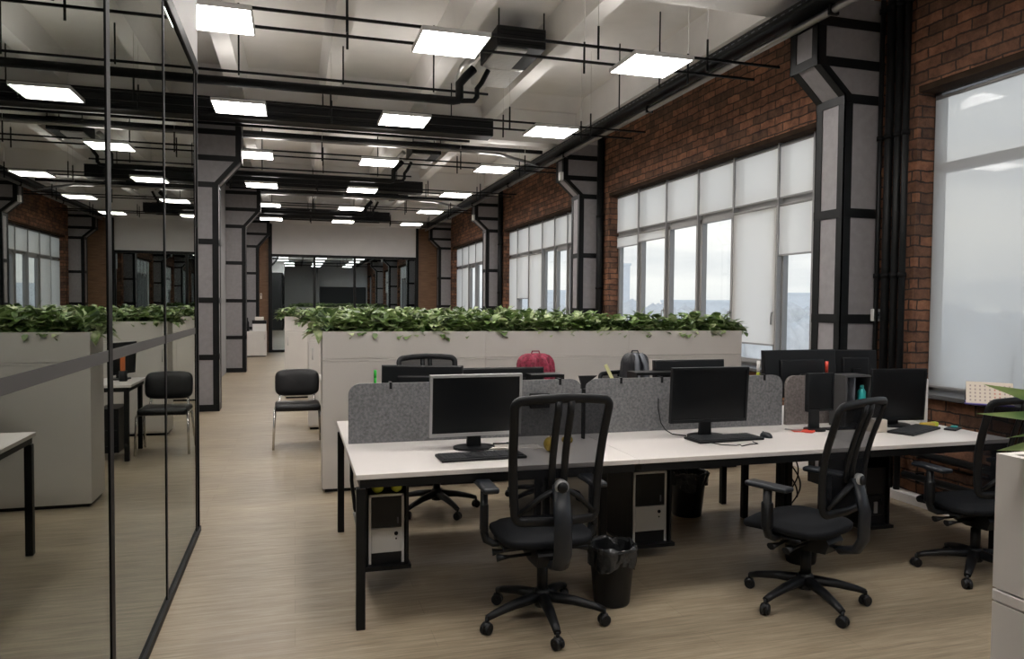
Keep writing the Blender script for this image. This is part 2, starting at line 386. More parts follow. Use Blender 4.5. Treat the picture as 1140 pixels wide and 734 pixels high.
# far wall
w = MB()
w.box((-0.69, YF, 3.13), (3.93, YF+0.15, 4.12)); struct(w.build('wall_far', M['white_wall']))
struct(MB().box((-1.6, YF-0.05, 4.12), (5.1, YF+0.2, ZC)).build('wall_far_top', M['ceiling']))
struct(MB().box((-1.6, YF, 0), (-0.76, YF+0.15, 4.15)).build('wall_far_cladding_left', M['wood']))
struct(MB().box((4.0, YF, 0), (5.1, YF+0.15, 4.15)).build('wall_far_cladding_right', M['wood']))
struct(MB().box((-1.6, 30.8, 0), (5.1, 31, ZC)).build('wall_behind_far_glass', M['dark_wall']))
struct(MB().box((-1.75, YF, 0), (-1.6, 31, ZC)).build('wall_side_far_room', M['dark_wall']))

far = thing('glass_partition', 'dark framed reflective glass wall closing the far end under a white band', 'glass wall', (0, YF, 0), kind='thing')
f = MB()
for x in (-0.73, 0.62, 1.9, 3.93): f.box((x-0.04, -0.03, 0), (x+0.04, 0.06, 3.13))
f.box((-0.73, -0.03, 3.07), (3.93, 0.06, 3.15)); f.box((-0.73, -0.03, 0), (3.93, 0.06, 0.08))
f.build('frame', M['steel'], far)
for (a, b) in ((-0.69, 0.58), (0.66, 1.86), (1.94, 3.89)):
    MB().box((a, 0.01, 0.08), (b, 0.02, 3.07)).build('glass_pane', M['far_glass'], far)
MB().box((-0.80, -0.07, 0), (-0.72, 0.08, 4.12)).build('post', M['steel'], far)
MB().box((3.92, -0.07, 0), (4.00, 0.08, 4.12)).build('post', M['steel'], far)

# glass partition beside the aisle
gp = thing('glass_partition', 'tall black framed mirror-like glass partition along the aisle', 'glass partition', (GX, 0, 0), kind='thing')
posts = [-3.95, -1.85, -0.62, 0.60, 1.82, 3.04, 4.26, 5.50]
for i, y in enumerate(posts):
    t_ = 0.028 if abs(y-3.04) < 0.01 else 0.016
    MB().box((-0.016, y-t_, 0.04), (0.0, y+t_, 3.20)).build('post', M['steel_gloss'], gp)
MB().box((-0.03, 5.59, 0.0), (0.004, 5.615, 3.27)).build('corner_post', M['steel_gloss'], gp)
MB().box((-0.065, YB, 3.20), (0.010, 5.62, 3.28), 0.004).build('top_rail', M['steel_gloss'], gp)
MB().box((-0.065, YB, 0.0), (0.012, 5.62, 0.040), 0.004).build('bottom_rail', M['steel_gloss'], gp)
for a, b in zip(posts, posts[1:]):
    MB().box((-0.012, a+0.008, 0.040), (-0.004, b-0.008, 3.20)).build('glass_pane', M['mirror_glass'], gp)
    MB().box((-0.004, a+0.010, 1.405), (-0.0025, b-0.010, 1.447)).build('frosted_strip', M['frost'], gp)

# ------------------------------------------------------------------ windows and blinds
def window(idx, y0, y1, splits, opens):
    """pale framed window in the opening y0..y1, splits = mullion positions"""
    w = thing('window_%d' % idx, None, None, (5.18, 0, 0)); w['kind'] = 'structure'
    zt = 2.79
    f = MB()
    e = 0.035
    f.box((0, y0, SILL), (0.07, y1, SILL+0.07)); f.box((0, y0, HEAD-0.06), (0.07, y1, HEAD))
    f.box((0, y0, SILL), (0.07, y0+0.06, HEAD)); f.box((0, y1-0.06, SILL), (0.07, y1, HEAD))
    f.box((0.005, y0, zt-0.04), (0.065, y1, zt+0.04))
    for s_ in splits: f.box((0.002, s_-e, SILL), (0.068, s_+e, HEAD)); f.box((-0.062, s_-0.014, SILL+0.03), (0.003, s_+0.014, HEAD-0.03))
    f.build('window_frame', M['pvc'], w)
    ed = [y0+0.03] + list(splits) + [y1-0.03]
    for a, b in zip(ed, ed[1:]):
        MB().box((0.03, a, zt), (0.036, b, HEAD-0.03)).build('window_pane', M['win_glass'], w)
        MB().box((0.03, a, SILL+0.03), (0.036, b, zt)).build('window_pane', M['win_glass'], w)
    for k in opens:
        a, b = ed[k]+0.03, ed[k+1]-0.03
        s_ = MB(); c = 0.05
        s_.box((-0.03, a, SILL+0.06), (0.03, b, SILL+0.06+c)); s_.box((-0.03, a, zt-0.04-c), (0.03, b, zt-0.04))
        s_.box((-0.03, a, SILL+0.06), (0.03, a+c, zt-0.04)); s_.box((-0.03, b-c, SILL+0.06), (0.03, b, zt-0.04))
        so = s_.build('window_sash', M['pvc'], w)
        h = MB(); h.box((-0.045, a+0.012, 1.50), (-0.03, a+0.038, 1.58)); h.tube([(-0.04, a+0.025, 1.55), (-0.075, a+0.025, 1.55), (-0.08, a+0.025, 1.50), (-0.08, a+0.025, 1.42)], 0.010, 8)
        h.build('window_handle', M['silver'], so)
    MB().box((-0.29, y0-0.05, SILL-0.005), (0.0, y1+0.05, SILL+0.03), 0.006).build('window_sill', M['sill'], w)
    return ed
bl_n = 0
def blind(y0, y1, ztop, zbot, label, mat='blind', x=5.135):
    b = thing('roller_blind', label, 'roller blind', (x, (y0+y1)/2, ztop))
    h = (y1-y0)/2; d = ztop-zbot
    MB().grid(lambda u, v: (0.002*math.sin(v*9+u*3), -h+0.020+u*(2*h-0.040), -0.02-v*(d-0.02)), 6, 10).build('fabric', M[mat], b, recalc=False)
    MB().cyl((0.01, -h+0.018, -0.005), (0.01, h-0.018, -0.005), 0.017, n=12).build('roller', M['pvc'], b)
    MB().box((-0.006, -h+0.018, -d-0.012), (0.008, h-0.018, -d+0.008), 0.003).build('bottom_bar', M['pvc'], b)
    return b
ORD = ['first', 'second', 'third', 'fourth', 'fifth', 'sixth', 'seventh', 'eighth']
ed2 = window(2, 6.05, 11.42, [6.5, 7.09, 7.96, 8.79, 9.67, 10.57], [2, 3, 4, 5])
# big middle window blinds: (segment, zbot) counted from the near column
for i, (k) in enumerate(range(1, 7)):
    a, b = ed2[k], ed2[k+1]
    blind(a, b, 3.39, 2.82, 'small blind on the %s upper pane of the wide window, counted from the near column' % ORD[i])
blind(ed2[0], ed2[1], 3.39, 2.20, 'pale blind at the edge of the wide window beside the near column')
blind(ed2[1], ed2[2], 2.74, 2.19, 'half lowered pale blind beside the near column, daylight below it')
blind(ed2[2], ed2[3], 2.74, 1.19, 'long pale blind drawn down to the sill above the black monitors', x=5.12)
blind(ed2[5], ed2[6], 2.74, 2.60, 'short rolled up pale blind over the second lower pane from the brick pier', x=5.12)
blind(ed2[6], ed2[7], 2.74, 2.57, 'short pale blind over the lower pane beside the brick pier')
window(5, -3.9, -1.3, [-3.0, -2.1], [])
ed1 = window(1, -0.15, 5.06, [1.15, 2.5, 4.0], [])
blind(4.07, 5.03, 3.37, 0.97, 'full length thin roller blind at the brick jamb above the calendar sill', 'blind_thin')
blind(2.55, 4.05, 3.37, 0.97, 'full length thin roller blind by the picture edge above the calendar', 'blind_thin')
ed3 = window(3, 12.35, 17.86, [12.9, 13.7, 14.45, 15.25, 16.2, 17.1], [1, 2, 4])
for i, k in enumerate(range(1, 7)):
    blind(ed3[k], ed3[k+1], 3.39, 2.82, 'small pale blind on the %s upper pane of the second window down the room' % ORD[i])
blind(ed3[6], ed3[7], 2.74, 0.98, 'lowered pale blind on the far end pane of the second window down the room')
blind(ed3[5], ed3[6], 2.74, 1.75, 'partly lowered pale blind with a gap below on the second window down the room', x=5.12)
blind(ed3[4], ed3[5], 2.74, 0.98, 'lowered pale blind mid-way along the second window down the room')
blind(ed3[0], ed3[1], 3.39, 0.98, 'lowered pale blind beside the second window column')
ed4 = window(4, 18.7, 24.1, [19.6, 20.5, 21.4, 22.3, 23.2], [1, 3])
for i, k in enumerate(range(0, 6)):
    blind(ed4[k], ed4[k+1], 3.39, 2.82, 'small pale blind on the %s upper pane of the window at the far end' % ORD[i])
blind(ed4[5], ed4[6], 2.74, 0.98, 'lowered pale blind on the last pane of the far window')
blind(ed4[4], ed4[5], 2.74, 0.98, 'lowered pale blind on the last but one pane of the far window', x=5.12)

# ------------------------------------------------------------------ columns
def column(Y, side, label, bands, H0, H1):
    c = thing('column', label, 'column', (0, Y, 0), kind='thing')
    D = 0.36
    if side > 0: xw, xr, xh = 5.0, 4.60, 4.31
    else: xw, xr, xh = -1.5, -1.08, -0.757
    s = -1 if side > 0 else 1
    core = [(xw, 0), (xr, 0), (xr, H0), (xh, H1), (xh, 4.31), (xw, 4.31)]
    MB().prism(core, 'y', 0, D).build('cladding', M['col_panel'], c)
    a = 0.075; p = 0.008
    def ribbon(pts, name):
        """steel angle following a run of (x,z) points; near and room legs"""
        m = MB()
        for (yy0, yy1, fy) in ((-p, 0.004, 1), (D-0.004, D+p, -1)):
            for (q0, q1) in zip(pts, pts[1:]):
                x0, z0 = q0; x1, z1 = q1
                m.prism([(x0 + s*p, z0), (x1 + s*p, z1), (x1 - s*a, z1), (x0 - s*a, z0)], 'y', yy0, yy1)
        return m.build(name, M['steel'], c)
    run = [(xr, 0), (xr, H0), (xh, H1), (xh, 4.31)]
    ribbon(run, 'corner_angle')
    for (y0, y1) in ((-p, a), (D-a, D+p)):
        m = MB()
        for (q0, q1) in zip(run, run[1:]):
            m.prism([(q0[0], q0[1]), (q1[0], q1[1]), (q1[0] + s*p, q1[1]), (q0[0] + s*p, q0[1])], 'y', y0, y1)
        m.build('edge_strap', M['steel'], c)
    for z in bands:
        if z <= H0: xl = xr
        elif z >= H1: xl = xh
        else: xl = xr + (xh-xr)*(z-H0)/(H1-H0)
        m = MB(); hb = 0.04
        z0, z1 = max(0, z-hb), z+hb
        if z0 == 0: z1 = 0.1
        m.box((xl + s*0.010, -0.010, z0), (xw, 0.002, z1)); m.box((xl + s*0.010, D-0.002, z0), (xw, D+0.010, z1))
        m.box((xl + s*0.010, -0.010, z0), (xl, D+0.010, z1))
        m.build('strap', M['steel'], c)
    return c
bR = [0.0, 0.55, 1.52, 2.45, 3.44, 3.74, 4.08]
names_r = ['large', 'second', 'third', 'fourth', 'last']
column(COLY[1], 1, 'grey clad column with black steel straps standing between the two near windows', bR, 3.464, 3.731)
column(COLY[2], 1, 'grey strapped column at the far side of the wide window behind the planter', bR, 3.464, 3.731)
column(COLY[3], 1, 'grey strapped window-side column, third down the room', bR, 3.464, 3.731)
column(COLY[4], 1, 'grey strapped window-side column touching the far end wall', bR, 3.464, 3.731)
bL = [0.0, 0.80, 1.64, 2.50, 3.33, 3.72, 4.1]
column(COLY[2], -1, 'grey strapped column just past the end of the glass partition', bL, 3.33, 3.71)
column(COLY[3], -1, 'grey strapped aisle-side column, second past the glass partition', bL, 3.33, 3.71)
column(COLY[4], -1, 'grey strapped aisle-side column by the white printer cabinet', bL, 3.33, 3.71)
# vertical service pipes
pl = ['between the socket and the brick jamb of the near window', 'at the second column', 'at the third column', 'at the far column']
for k, y in enumerate(COLY[1:4]):
    if k == 0:
        for (x, yy, r, lb) in ((4.93, 5.40, 0.020, 'thin black vertical pipe against the near column'), (4.94, 5.31, 0.034, 'thick black vertical pipe by the wall socket'), (4.94, 5.21, 0.030, 'black vertical pipe in the middle of the pipe cluster'), (4.94, 5.125, 0.026, 'black vertical pipe closest to the near window')):
            t = thing('riser_pipe', lb, 'pipe', (x, yy, 0))
            MB().cyl((0, 0, 0.0), (0, 0, 4.50), r, n=14).build('pipe', M['steel'], t)
            for z in (0.6, 1.9, 3.1, 4.2): MB().cyl((0, 0, z-0.02), (0, 0, z+0.02), r+0.008, n=14).build('clamp', M['steel_gloss'], t)
    else:
        t = thing('riser_pipe', 'thick black vertical pipe beside the grey column %s down the window wall' % ORD[k], 'pipe', (4.93, y-0.10, 0))
        MB().cyl((0, 0, 0), (0, 0, 4.50), 0.06, n=14).build('pipe', M['steel'], t)
        for z in (0.6, 1.9, 3.1): MB().cyl((0, 0, z-0.02), (0, 0, z+0.02), 0.068, n=14).build('clamp', M['steel_gloss'], t)
# socket
t = thing('wall_socket', 'white surface mounted wall socket at the edge of the near column', 'socket', (4.955, 5.425, 1.555))
MB().box((-0.05, -0.03, -0.055), (0.045, 0.012, 0.055), 0.008).build('housing', M['white_plastic'], t)
MB().lathe([(0.0, 0), (0.022, 0.0), (0.026, 0.006), (0.03, 0.006), (0.03, 0.0)], n=18, mat=Matrix.Translation((0, -0.031, 0.0)) @ Matrix.Rotation(PI/2, 4, 'X')).build('socket_ring', M['grey_trim'], t)
MB().box((-0.004, -0.034, -0.010), (0.004, -0.029, 0.010)).build('slot', M['plastic'], t)
for (y, lb) in ((COLY[2], 'second'), (COLY[3], 'third')):
    t = thing('wall_sensor', 'small white sensor box on the haunch of the %s window-side column' % lb, 'sensor', (4.24, y+0.03, 3.76))
    MB().box((0.0, -0.045, -0.07), (0.062, 0.045, 0.07), 0.01).build('housing', M['white_plastic'], t)
    MB().tube([(0.02, 0, -0.07), (0.01, 0, -0.10), (0.03, 0, -0.115)], 0.006, 8).build('lens', M['silver'], t)

# ------------------------------------------------------------------ services under the ceiling
LY = [0.3, 3.45, 6.57, 9.48, 12.42, 15.60, 18.72, 21.84]
LXs = [-0.62, 1.33, 3.29]
ZL = 3.92
rowname = {2: 'first', 3: 'second', 4: 'third', 5: 'fourth', 6: 'fifth', 7: 'sixth'}
colname = ['beside the glass partition', 'in the middle', 'on the window side']
lt0 = None
for r, y in enumerate(LY):
    for ci, x in enumerate(LXs):
        if r < 2 and ci == 0: x = -0.30
        lab = ('square lit ceiling panel in the %s row down the room, %s' % (rowname[r], colname[ci])) if r in rowname else 'square lit ceiling panel overhead behind the viewpoint'
        grp = 'square ceiling panels' if r in rowname else 'ceiling panels behind the viewpoint'
        if lt0 is None:
            lt0 = thing('ceiling_light', lab, 'ceiling light', (x, y, ZL), 0, grp)
            h = 0.30
            m = MB()
            for (a, b) in (((-h, -h), (h, -h+0.012)), ((-h, h-0.012), (h, h)), ((-h, -h), (-h+0.012, h)), ((h-0.012, -h), (h, h))):
                m.box((a[0], a[1], 0), (b[0], b[1], 0.035))
            m.box((-h, -h, 0.03), (h, h, 0.04)); m.build('frame', M['white_plastic'], lt0)
            MB().box((-h+0.012, -h+0.012, 0.004), (h-0.012, h-0.012, 0.02)).build('diffuser', M['light'], lt0)
            MB().box((-0.24, -0.24, 0.0405), (0.24, 0.24, 0.046)).build('added_fill_panel', M['added_fill'], lt0)  # added sheet glowing upward to brighten the ceiling
            m = MB(); m.box((-0.08, -0.06, 0.046), (0.08, 0.06, 0.078)); m.build('driver_box', M['steel'], lt0)
        else: dup(lt0, (x, y, ZL), 0, lab, grp)
    # twin rails and drop rods
    t = thing('light_rail', ('twin black rail carrying the %s row of ceiling panels' % rowname[r]) if r in rowname else 'twin black light rail behind the viewpoint', 'rail', (0, y, 0), 0, None if r in rowname else 'light rails behind the viewpoint')
    x0 = -1.45 if y > 5.7 else -0.62
    for dy in (-0.21, 0.21):
        MB().box((x0, dy-0.011, ZL+0.042), (4.58, dy+0.011, ZL+0.064)).build('rail', M['steel'], t)
    for x in (-1.25, 0.42, 2.66, 3.78):
        if x < x0: continue
        for dy in (-0.21, 0.21):
            MB().cyl((x+0.03*(dy > 0), dy, ZL-0.06), (x+0.03*(dy > 0), dy, ZL+0.24), 0.011, n=8).build('drop_rod', M['steel'], t)
            MB().cyl((x+0.03*(dy > 0), dy, ZL+0.24), (x+0.03*(dy > 0), dy, ZC-0.002), 0.003, n=6).build('hanger_wire', M['rod_paint'], t)
# long tray and pipe down the window side
t = thing('cable_tray', 'long perforated black cable tray running over the tops of the window columns', 'cable tray', (4.20, 0, 4.13))
m = MB(); m.box((-0.11, YB, 0.0), (0.09, YF, 0.006)); m.box((-0.11, YB, 0), (-0.105, YF, 0.07)); m.box((0.085, YB, 0), (0.09, YF, 0.07)); m.build('tray', M['steel'], t)
m = MB(); y = 4.3
hol = 0
while y < 12 and hol < 90:
    m.box((-0.113, y, 0.028), (-0.1045, y+0.05, 0.042)); y += 0.11; hol += 1
m.build('slot_marks', M['grey_trim'], t)
m = MB()
for dx in (-0.07, -0.03, 0.02): m.tube([(dx + 0.006*math.sin(k*1.7+dx*40), YB + 0.5*k, 0.022+0.004*math.sin(k)) for k in range(58)], 0.014, 6)
m.build('cable', M['plastic'], t)
t = thing('ceiling_pipe', 'long dull metal pipe running below the cable tray beside the columns', 'pipe', (4.25, 0, 4.065))
MB().cyl((0, YB, 0), (0, YF, 0), 0.034, n=16).build('pipe', M['pipe_metal'], t)
for y in (2.0, 5.2, 8.5, 11.5, 14.8, 18, 21):
    m = MB(); m.box((-0.045, y-0.015, -0.042), (0.045, y+0.015, 0.044)); m.build('clamp', M['steel'], t)
t = thing('ceiling_pipe', 'slim black pipe running along the room side of the cable tray', 'pipe', (4.06, 0, 4.12))
MB().cyl((0, YB, 0), (0, YF, 0), 0.022, n=12).build('pipe', M['steel'], t)
# drop rods holding the tray
for y in (7.8, 8.9):
    tag(MB().cyl((4.02, y, 4.12), (4.02, y, ZC), 0.009, n=8).build('hanger_rod', M['steel']), 'black hanger rod holding the cable tray at the %s window bay' % ('near' if y < 8 else 'inner'), 'rod')
# cross pipes under each girder
for k, (a, b) in enumerate(GY[1:]):
    y = b + 0.12 if k else b + 0.1
    if k in (0, 3): continue
    lb = ['', 'first', 'second', 'third'][k]
    t = thing('cross_pipe', 'black and metal pipe pair crossing under the %s ceiling girder' % lb, 'pipe', (0, y, 4.21))
    MB().box((-1.45, -0.04, 0.0), (4.1, 0.02, 0.055)).build('channel', M['steel'], t)
    MB().tube([(-1.45, 0.0, -0.032), (2.9, 0.0, -0.032), (3.35, 0.03, -0.04), (4.0, 0.35, -0.09), (4.18, 0.42, -0.11)], 0.028, 12).build('pipe', M['pipe_metal'], t)
# long black linear duct in front of each girder
for k, (y, x1, h) in enumerate(((11.15, 2.94, 0.27), (17.45, 2.9, 0.27), (23.7, 2.9, 0.27))):
    t = thing('linear_duct', 'long black slotted duct hung in front of the %s ceiling girder' % ORD[k], 'duct', (0, y, 4.20))
    MB().box((-1.45, 0.0, 0.0), (x1, 0.34, h), 0.008, seg=1).build('casing', M['steel'], t)
    m = MB()
    for j in range(3): m.box((-1.4, -0.008, 0.05+0.07*j), (x1-0.04, 0.001, 0.065+0.07*j))
    m.build('slot_trim', M['steel_gloss'], t)
    m = MB(); m.cyl((-1.4, 0.33, -0.03), (x1-0.3, 0.33, -0.03), 0.02, n=10); m.build('drain_pipe', M['steel'], t)
    for x in (0.4, 2.3): MB().cyl((x, 0.1, h-0.01), (x, 0.1, ZC-4.199), 0.009, n=8).build('drop_rod', M['steel'], t)
# twin insulated pipes feeding the air unit
for k, (y, yu) in enumerate(((9.0, 8.55), (15.3, 14.9), (21.6, 21.2))):
    lb = ORD[k]
    t = thing('air_conditioning_unit', 'black box air unit with foil ducts under the ceiling of the %s bay' % lb, 'air conditioner', (2.47, yu, 4.53))
    MB().box((-0.27, -0.35, 0.02), (0.31, 0.45, 0.25), 0.01, seg=1).build('casing', M['steel'], t)
    m = MB()
    for j in range(4): m.box((-0.24, -0.356, 0.05+0.045*j), (0.28, -0.348, 0.065+0.045*j))
    m.build('grille', M['steel_gloss'], t)
    m = MB(); m.box((-0.22, 0.42, 0.0), (0.30, 1.25, 0.22), 0.05, seg=3); m.build('foil_duct', M['foil'], t)
    MB().box((-0.25, -0.30, -0.005), (0.10, 0.40, 0.022)).build('access_panel', M['foil'], t)
    MB().tube([(-0.30, 0.55, 0.2), (-0.42, 0.75, 0.08), (-0.42, 1.1, -0.02)], 0.05, 10).build('flexible_hose', M['foil'], t)
    for (dx, dy) in ((-0.24, -0.3), (0.3, -0.3), (0.3, 0.4)):
        MB().cyl((dx, dy, 0.24), (dx, dy, ZC-4.53), 0.009, n=8).build('drop_rod', M['steel'], t)
    z = 4.15
    t = thing('insulated_pipe', 'fat black insulated pipe crossing to the air unit of the %s bay' % lb, 'pipe', (0, y, z))
    MB().tube([(-1.45 if y > 5.7 else -0.6, 0, -0.05), (1.86, 0, -0.05), (1.92, 0, -0.04), (1.94, 0, 0.0), (1.94, 0, 0.16), (2.02, 0, 0.26), (2.12, 0, 0.36)], 0.052, 12).build('pipe', M['steel'], t)
    MB().tube([(1.86, 0, -0.05), (2.12, 0, -0.03), (2.16, 0, 0.02), (2.16, 0, 0.12), (2.22, 0, 0.20), (2.3, 0, 0.36)], 0.032, 10).build('branch', M['steel'], t)
    MB().tube([(-1.45, 0.0, 0.065), (2.3, 0.0, 0.065)], 0.016, 8).build('support_rail', M['steel'], t)
    for x in (-0.60, 0.55, 1.62): MB().cyl((x, 0, 0.03), (x, 0, ZC-z), 0.010, n=8).build('drop_rod', M['steel'], t)

# ------------------------------------------------------------------ planters, storage cabinets
def leaf(m, base, dirv, L_, W_, droop=0.3, fold=0.25, roll=0.0):
    """ovate leaf folded along its midrib"""
    d = dirv.normalized(); side = d.cross(Vector((0,0,1)))
    if side.length < 0.05: side = Vector((1,0,0))
    side.normalize(); up = side.cross(d).normalized()
    if roll:
        q = Matrix.Rotation(roll, 3, d); side = q @ side; up = q @ up
    prof = [(0, 0), (0.18, 0.72), (0.42, 1.0), (0.7, 0.72), (1.0, 0.0)]
    bm = m.bm; mid = []; lf = []; rt = []
    for (t, wv) in prof:
        c = base + d*L_*t + up*(-droop*L_*t*t)
        mid.append(bm.verts.new(c))
        if 0 < wv:
            off = side*W_*0.5*wv; u = up*(fold*W_*0.5*wv)
            lf.append(bm.verts.new(c+off+u)); rt.append(bm.verts.new(c-off+u))
    def add(s, flip):
        q = [(mid[0], mid[1], s[0]), (mid[1], mid[2], s[1], s[0]), (mid[2], mid[3], s[2], s[1]), (mid[3], mid[4], s[2])]
        for f in q:
            ff = bm.faces.new(f if flip else f[::-1]); ff.smooth = True
    add(lf, True); add(rt, False)
protos = []
def plant_proto(seed, rx, ry, h, n, name='potted_plant'):
    rnd = random.Random(seed)
    o = thing(name, '', 'plant', (0, 0, -50))
    m = MB(); st = MB()
    for i in range(n):
        a = rnd.uniform(0, 2*PI); rr = math.sqrt(rnd.uniform(0, 1))
        z = h * (1 - 0.75*rr*rr) * rnd.uniform(0.25, 1.0)
        p = Vector((math.cos(a)*rr*rx, math.sin(a)*rr*ry, z))
        d = Vector((math.cos(a)*rr*1.1 + rnd.uniform(-0.9, 0.9), math.sin(a)*rr*0.9 + rnd.uniform(-0.9, 0.9), rnd.uniform(-0.35, 0.8)))
        L_ = rnd.uniform(0.075, 0.135)
        leaf(m, p, d, L_, L_*rnd.uniform(0.55, 0.78), rnd.uniform(0.1, 0.5), rnd.uniform(0.1, 0.35))
        if i % 3 == 0: st.tube([(p.x*0.25, p.y*0.25, 0.0), tuple(p*0.75 + Vector((0, 0, 0.02))), tuple(p)], 0.003, 5)
    for i in range(1):   # trailing leaves hanging over the rim
        x = rnd.uniform(-rx, rx)
        leaf(m, Vector((x, -ry*1.05, 0.03)), Vector((rnd.uniform(-0.4, 0.4), -0.9, -0.8)), 0.07, 0.05, 0.1)
    m.build('foliage', M['leaf'], o, recalc=False); st.build('stem', M['stem'], o)
    return o
plant_n = [0]
for s_ in range(5): protos.append(plant_proto(100+s_, 0.19, 0.155, 0.205, 150))
proto_used = [False]*5
def put_plant(x, y, z, label, group, sc=1.0):
    k = random.randrange(5); rz = random.uniform(-0.4, 0.4) + (PI if random.random() < 0.3 else 0)
    if not proto_used[k]:
        o = protos[k]; proto_used[k] = True; o['label'] = label; o['group'] = group; o.location = (x, y, z); o.rotation_euler = (0, 0, rz)
    else: o = dup(protos[k], (x, y, z), rz, label, group)
    o.scale = (sc, sc*random.uniform(0.9, 1.05), sc*random.uniform(0.85, 1.12))
ZP0, ZP1 = 1.145, 1.378
def planter(x0, x1, y0, y1, lab, name='planter_box'):
    t = thing(name, lab, 'planter', ((x0+x1)/2, (y0+y1)/2, ZP0))
    hx, hy = (x1-x0)/2-0.001, (y1-y0)/2
    w_ = 0.018; H = ZP1-ZP0
    m = MB(); m.box((-hx, -hy, 0), (hx, -hy+w_, H)); m.box((-hx, hy-w_, 0), (hx, hy, H))
    m.box((-hx, -hy+w_, 0), (-hx+w_, hy-w_, H)); m.box((hx-w_, -hy+w_, 0), (hx, hy-w_, H)); m.box((-hx+w_, -hy+w_, 0), (hx-w_, hy-w_, 0.018))
    m.build('trough', M['cabinet'], t)
    MB().box((-hx+w_, -hy+w_, 0.0), (hx-w_, hy-w_, H-0.04)).build('soil', M['soil'], t)
    return t
def cabinet(x0, x1, y0, y1, lab, doors=0, handle_side=-1, front=-1, z1=None):
    z1 = z1 or ZP0-0.004
    t = thing('storage_cabinet', lab, 'cabinet', ((x0+x1)/2, (y0+y1)/2, 0))
    hx, hy = (x1-x0)/2-0.0015, (y1-y0)/2
    MB().box((-hx, -hy, 0.03), (hx, hy, z1-0.022)).build('carcass', M['cabinet'], t)
    MB().box((-hx+0.02, -hy+0.02, 0), (hx-0.02, hy-0.02, 0.031)).build('plinth', M['steel'], t)
    MB().box((-hx, -hy-0.002, z1-0.020), (hx, hy+0.002, z1), 0.002, seg=1).build('top_board', M['cabinet'], t)
    yf = front*hy
    for d in range(doors):
        a = -hx + 2*hx*d/doors; b = -hx + 2*hx*(d+1)/doors
        do = MB().box((a+0.002, yf, 0.05), (b-0.002, yf+front*0.016, z1-0.024)).build('door', M['cabinet'], t)
        hxp = a+0.05 if (handle_side < 0) == (d % 2 == 0) else b-0.05
        m = MB(); m.tube([(hxp, yf+front*0.016, z1-0.10), (hxp, yf+front*0.042, z1-0.10), (hxp, yf+front*0.042, z1-0.24), (hxp, yf+front*0.016, z1-0.24)], 0.005, 8)
        m.build('handle', M['silver'], do)
    return t
PX = [0.225, 1.648, 3.062, 4.298]
pname = ['with the visitor chair at its end', 'in the middle', 'with its end towards the wide window']
for i in range(3):
    planter(PX[i], PX[i+1], 6.483, 6.90, 'white planter trough in the front row, %s' % pname[i])
    cabinet(PX[i], PX[i+1], 6.483, 6.90, 'plain white cabinet back in the front row, %s' % pname[i], 2, 1, front=1)
x = 0.33
while x < 4.28:
    put_plant(x, 6.69, ZP1-0.045, 'bushy green leafy plant massed in the front white planter row', 'plants in the front planter row'); x += random.uniform(0.135, 0.165)
# second and third rows
for (r, y, xs, lb) in ((1, 9.75, [0.165, 1.0, 2.4, 3.8, 4.3], 'second'), (2, 13.0, [-0.163, 1.2, 2.6, 4.0, 4.4], 'third')):
    for i in range(len(xs)-1):
        planter(xs[i], xs[i+1], y, y+0.42, 'white planter trough of the %s cabinet row, unit %s from the aisle' % (lb, ORD[i]))
        cabinet(xs[i], xs[i+1], y, y+0.42, 'white cabinet with handles in the %s row, unit %s from the aisle' % (lb, ORD[i]), 1 if xs[i+1]-xs[i] < 0.9 else 2, -1)
    x = xs[0]+0.08
    while x < xs[-1]:
        put_plant(x, y+0.2, ZP1-0.045, 'bushy green leafy plant massed in the %s white planter row' % lb, 'plants in the %s planter row' % lb); x += random.uniform(0.2, 0.25)
# one taller shoot
t = thing('seedling', 'single tall leafy shoot rising above the front planter near the window end', 'plant', (3.86, 6.69, ZP1-0.04))
m = MB(); m.tube([(0, 0, 0), (0.0, 0, 0.12), (0.01, 0, 0.22)], 0.004, 6); m.build('stem', M['stem'], t)
m = MB(); leaf(m, Vector((0.01, 0, 0.21)), Vector((1, -0.2, 0.35)), 0.12, 0.06, 0.2); leaf(m, Vector((0.0, 0, 0.2)), Vector((-1, -0.2, 0.5)), 0.06, 0.04, 0.2); m.build('foliage', M['leaf_big'], t, recalc=False)

# near planter at the picture edge
planter(1.165, 3.0, 0.56, 0.99, 'cream planter trough standing closest of all, beside the window-side chair')
cabinet(1.165, 2.1, 0.56, 0.99, 'cream cabinet under the closest planter trough', 1, -1, front=-1)
cabinet(2.1, 3.0, 0.56, 0.99, 'cream cabinet hidden beside the closest planter', 1, -1, front=-1)
t = thing('rubber_plant', 'broad leaved plant with long pale green leaves in the closest planter', 'plant', (1.30, 0.84, ZP1-0.05))
m = MB()
def at_near(u, v, w_): return Vector((u, v, w_))
for (b_, d_, L_, W_, dr) in (((-0.02, 0, 0.115), (-0.90, 0.20, 0.24), 0.27, 0.042, 0.0), ((-0.02, 0.02, 0.11), (-0.92, 0.25, 0.13), 0.25, 0.04, 0.05), ((-0.01, 0.04, 0.10), (-0.95, 0.2, 0.05), 0.20, 0.035, 0.1), ((0.0, 0.03, 0.085), (-0.95, 0.3, -0.03), 0.215, 0.085, 0.05),
        ((0.1, 0, 0.14), (0.4, 0.5, 0.8), 0.24, 0.08, 0.2), ((0.12, 0, 0.1), (0.9, 0.1, 0.5), 0.24, 0.09, 0.4), ((0.12, -0.02, 0.08), (0.2, -0.8, 0.5), 0.2, 0.08, 0.4)):
    leaf(m, Vector(b_), Vector(d_), L_, W_, dr, 0.2, 0.6)
m.build('foliage', M['leaf_big'], t, recalc=False)
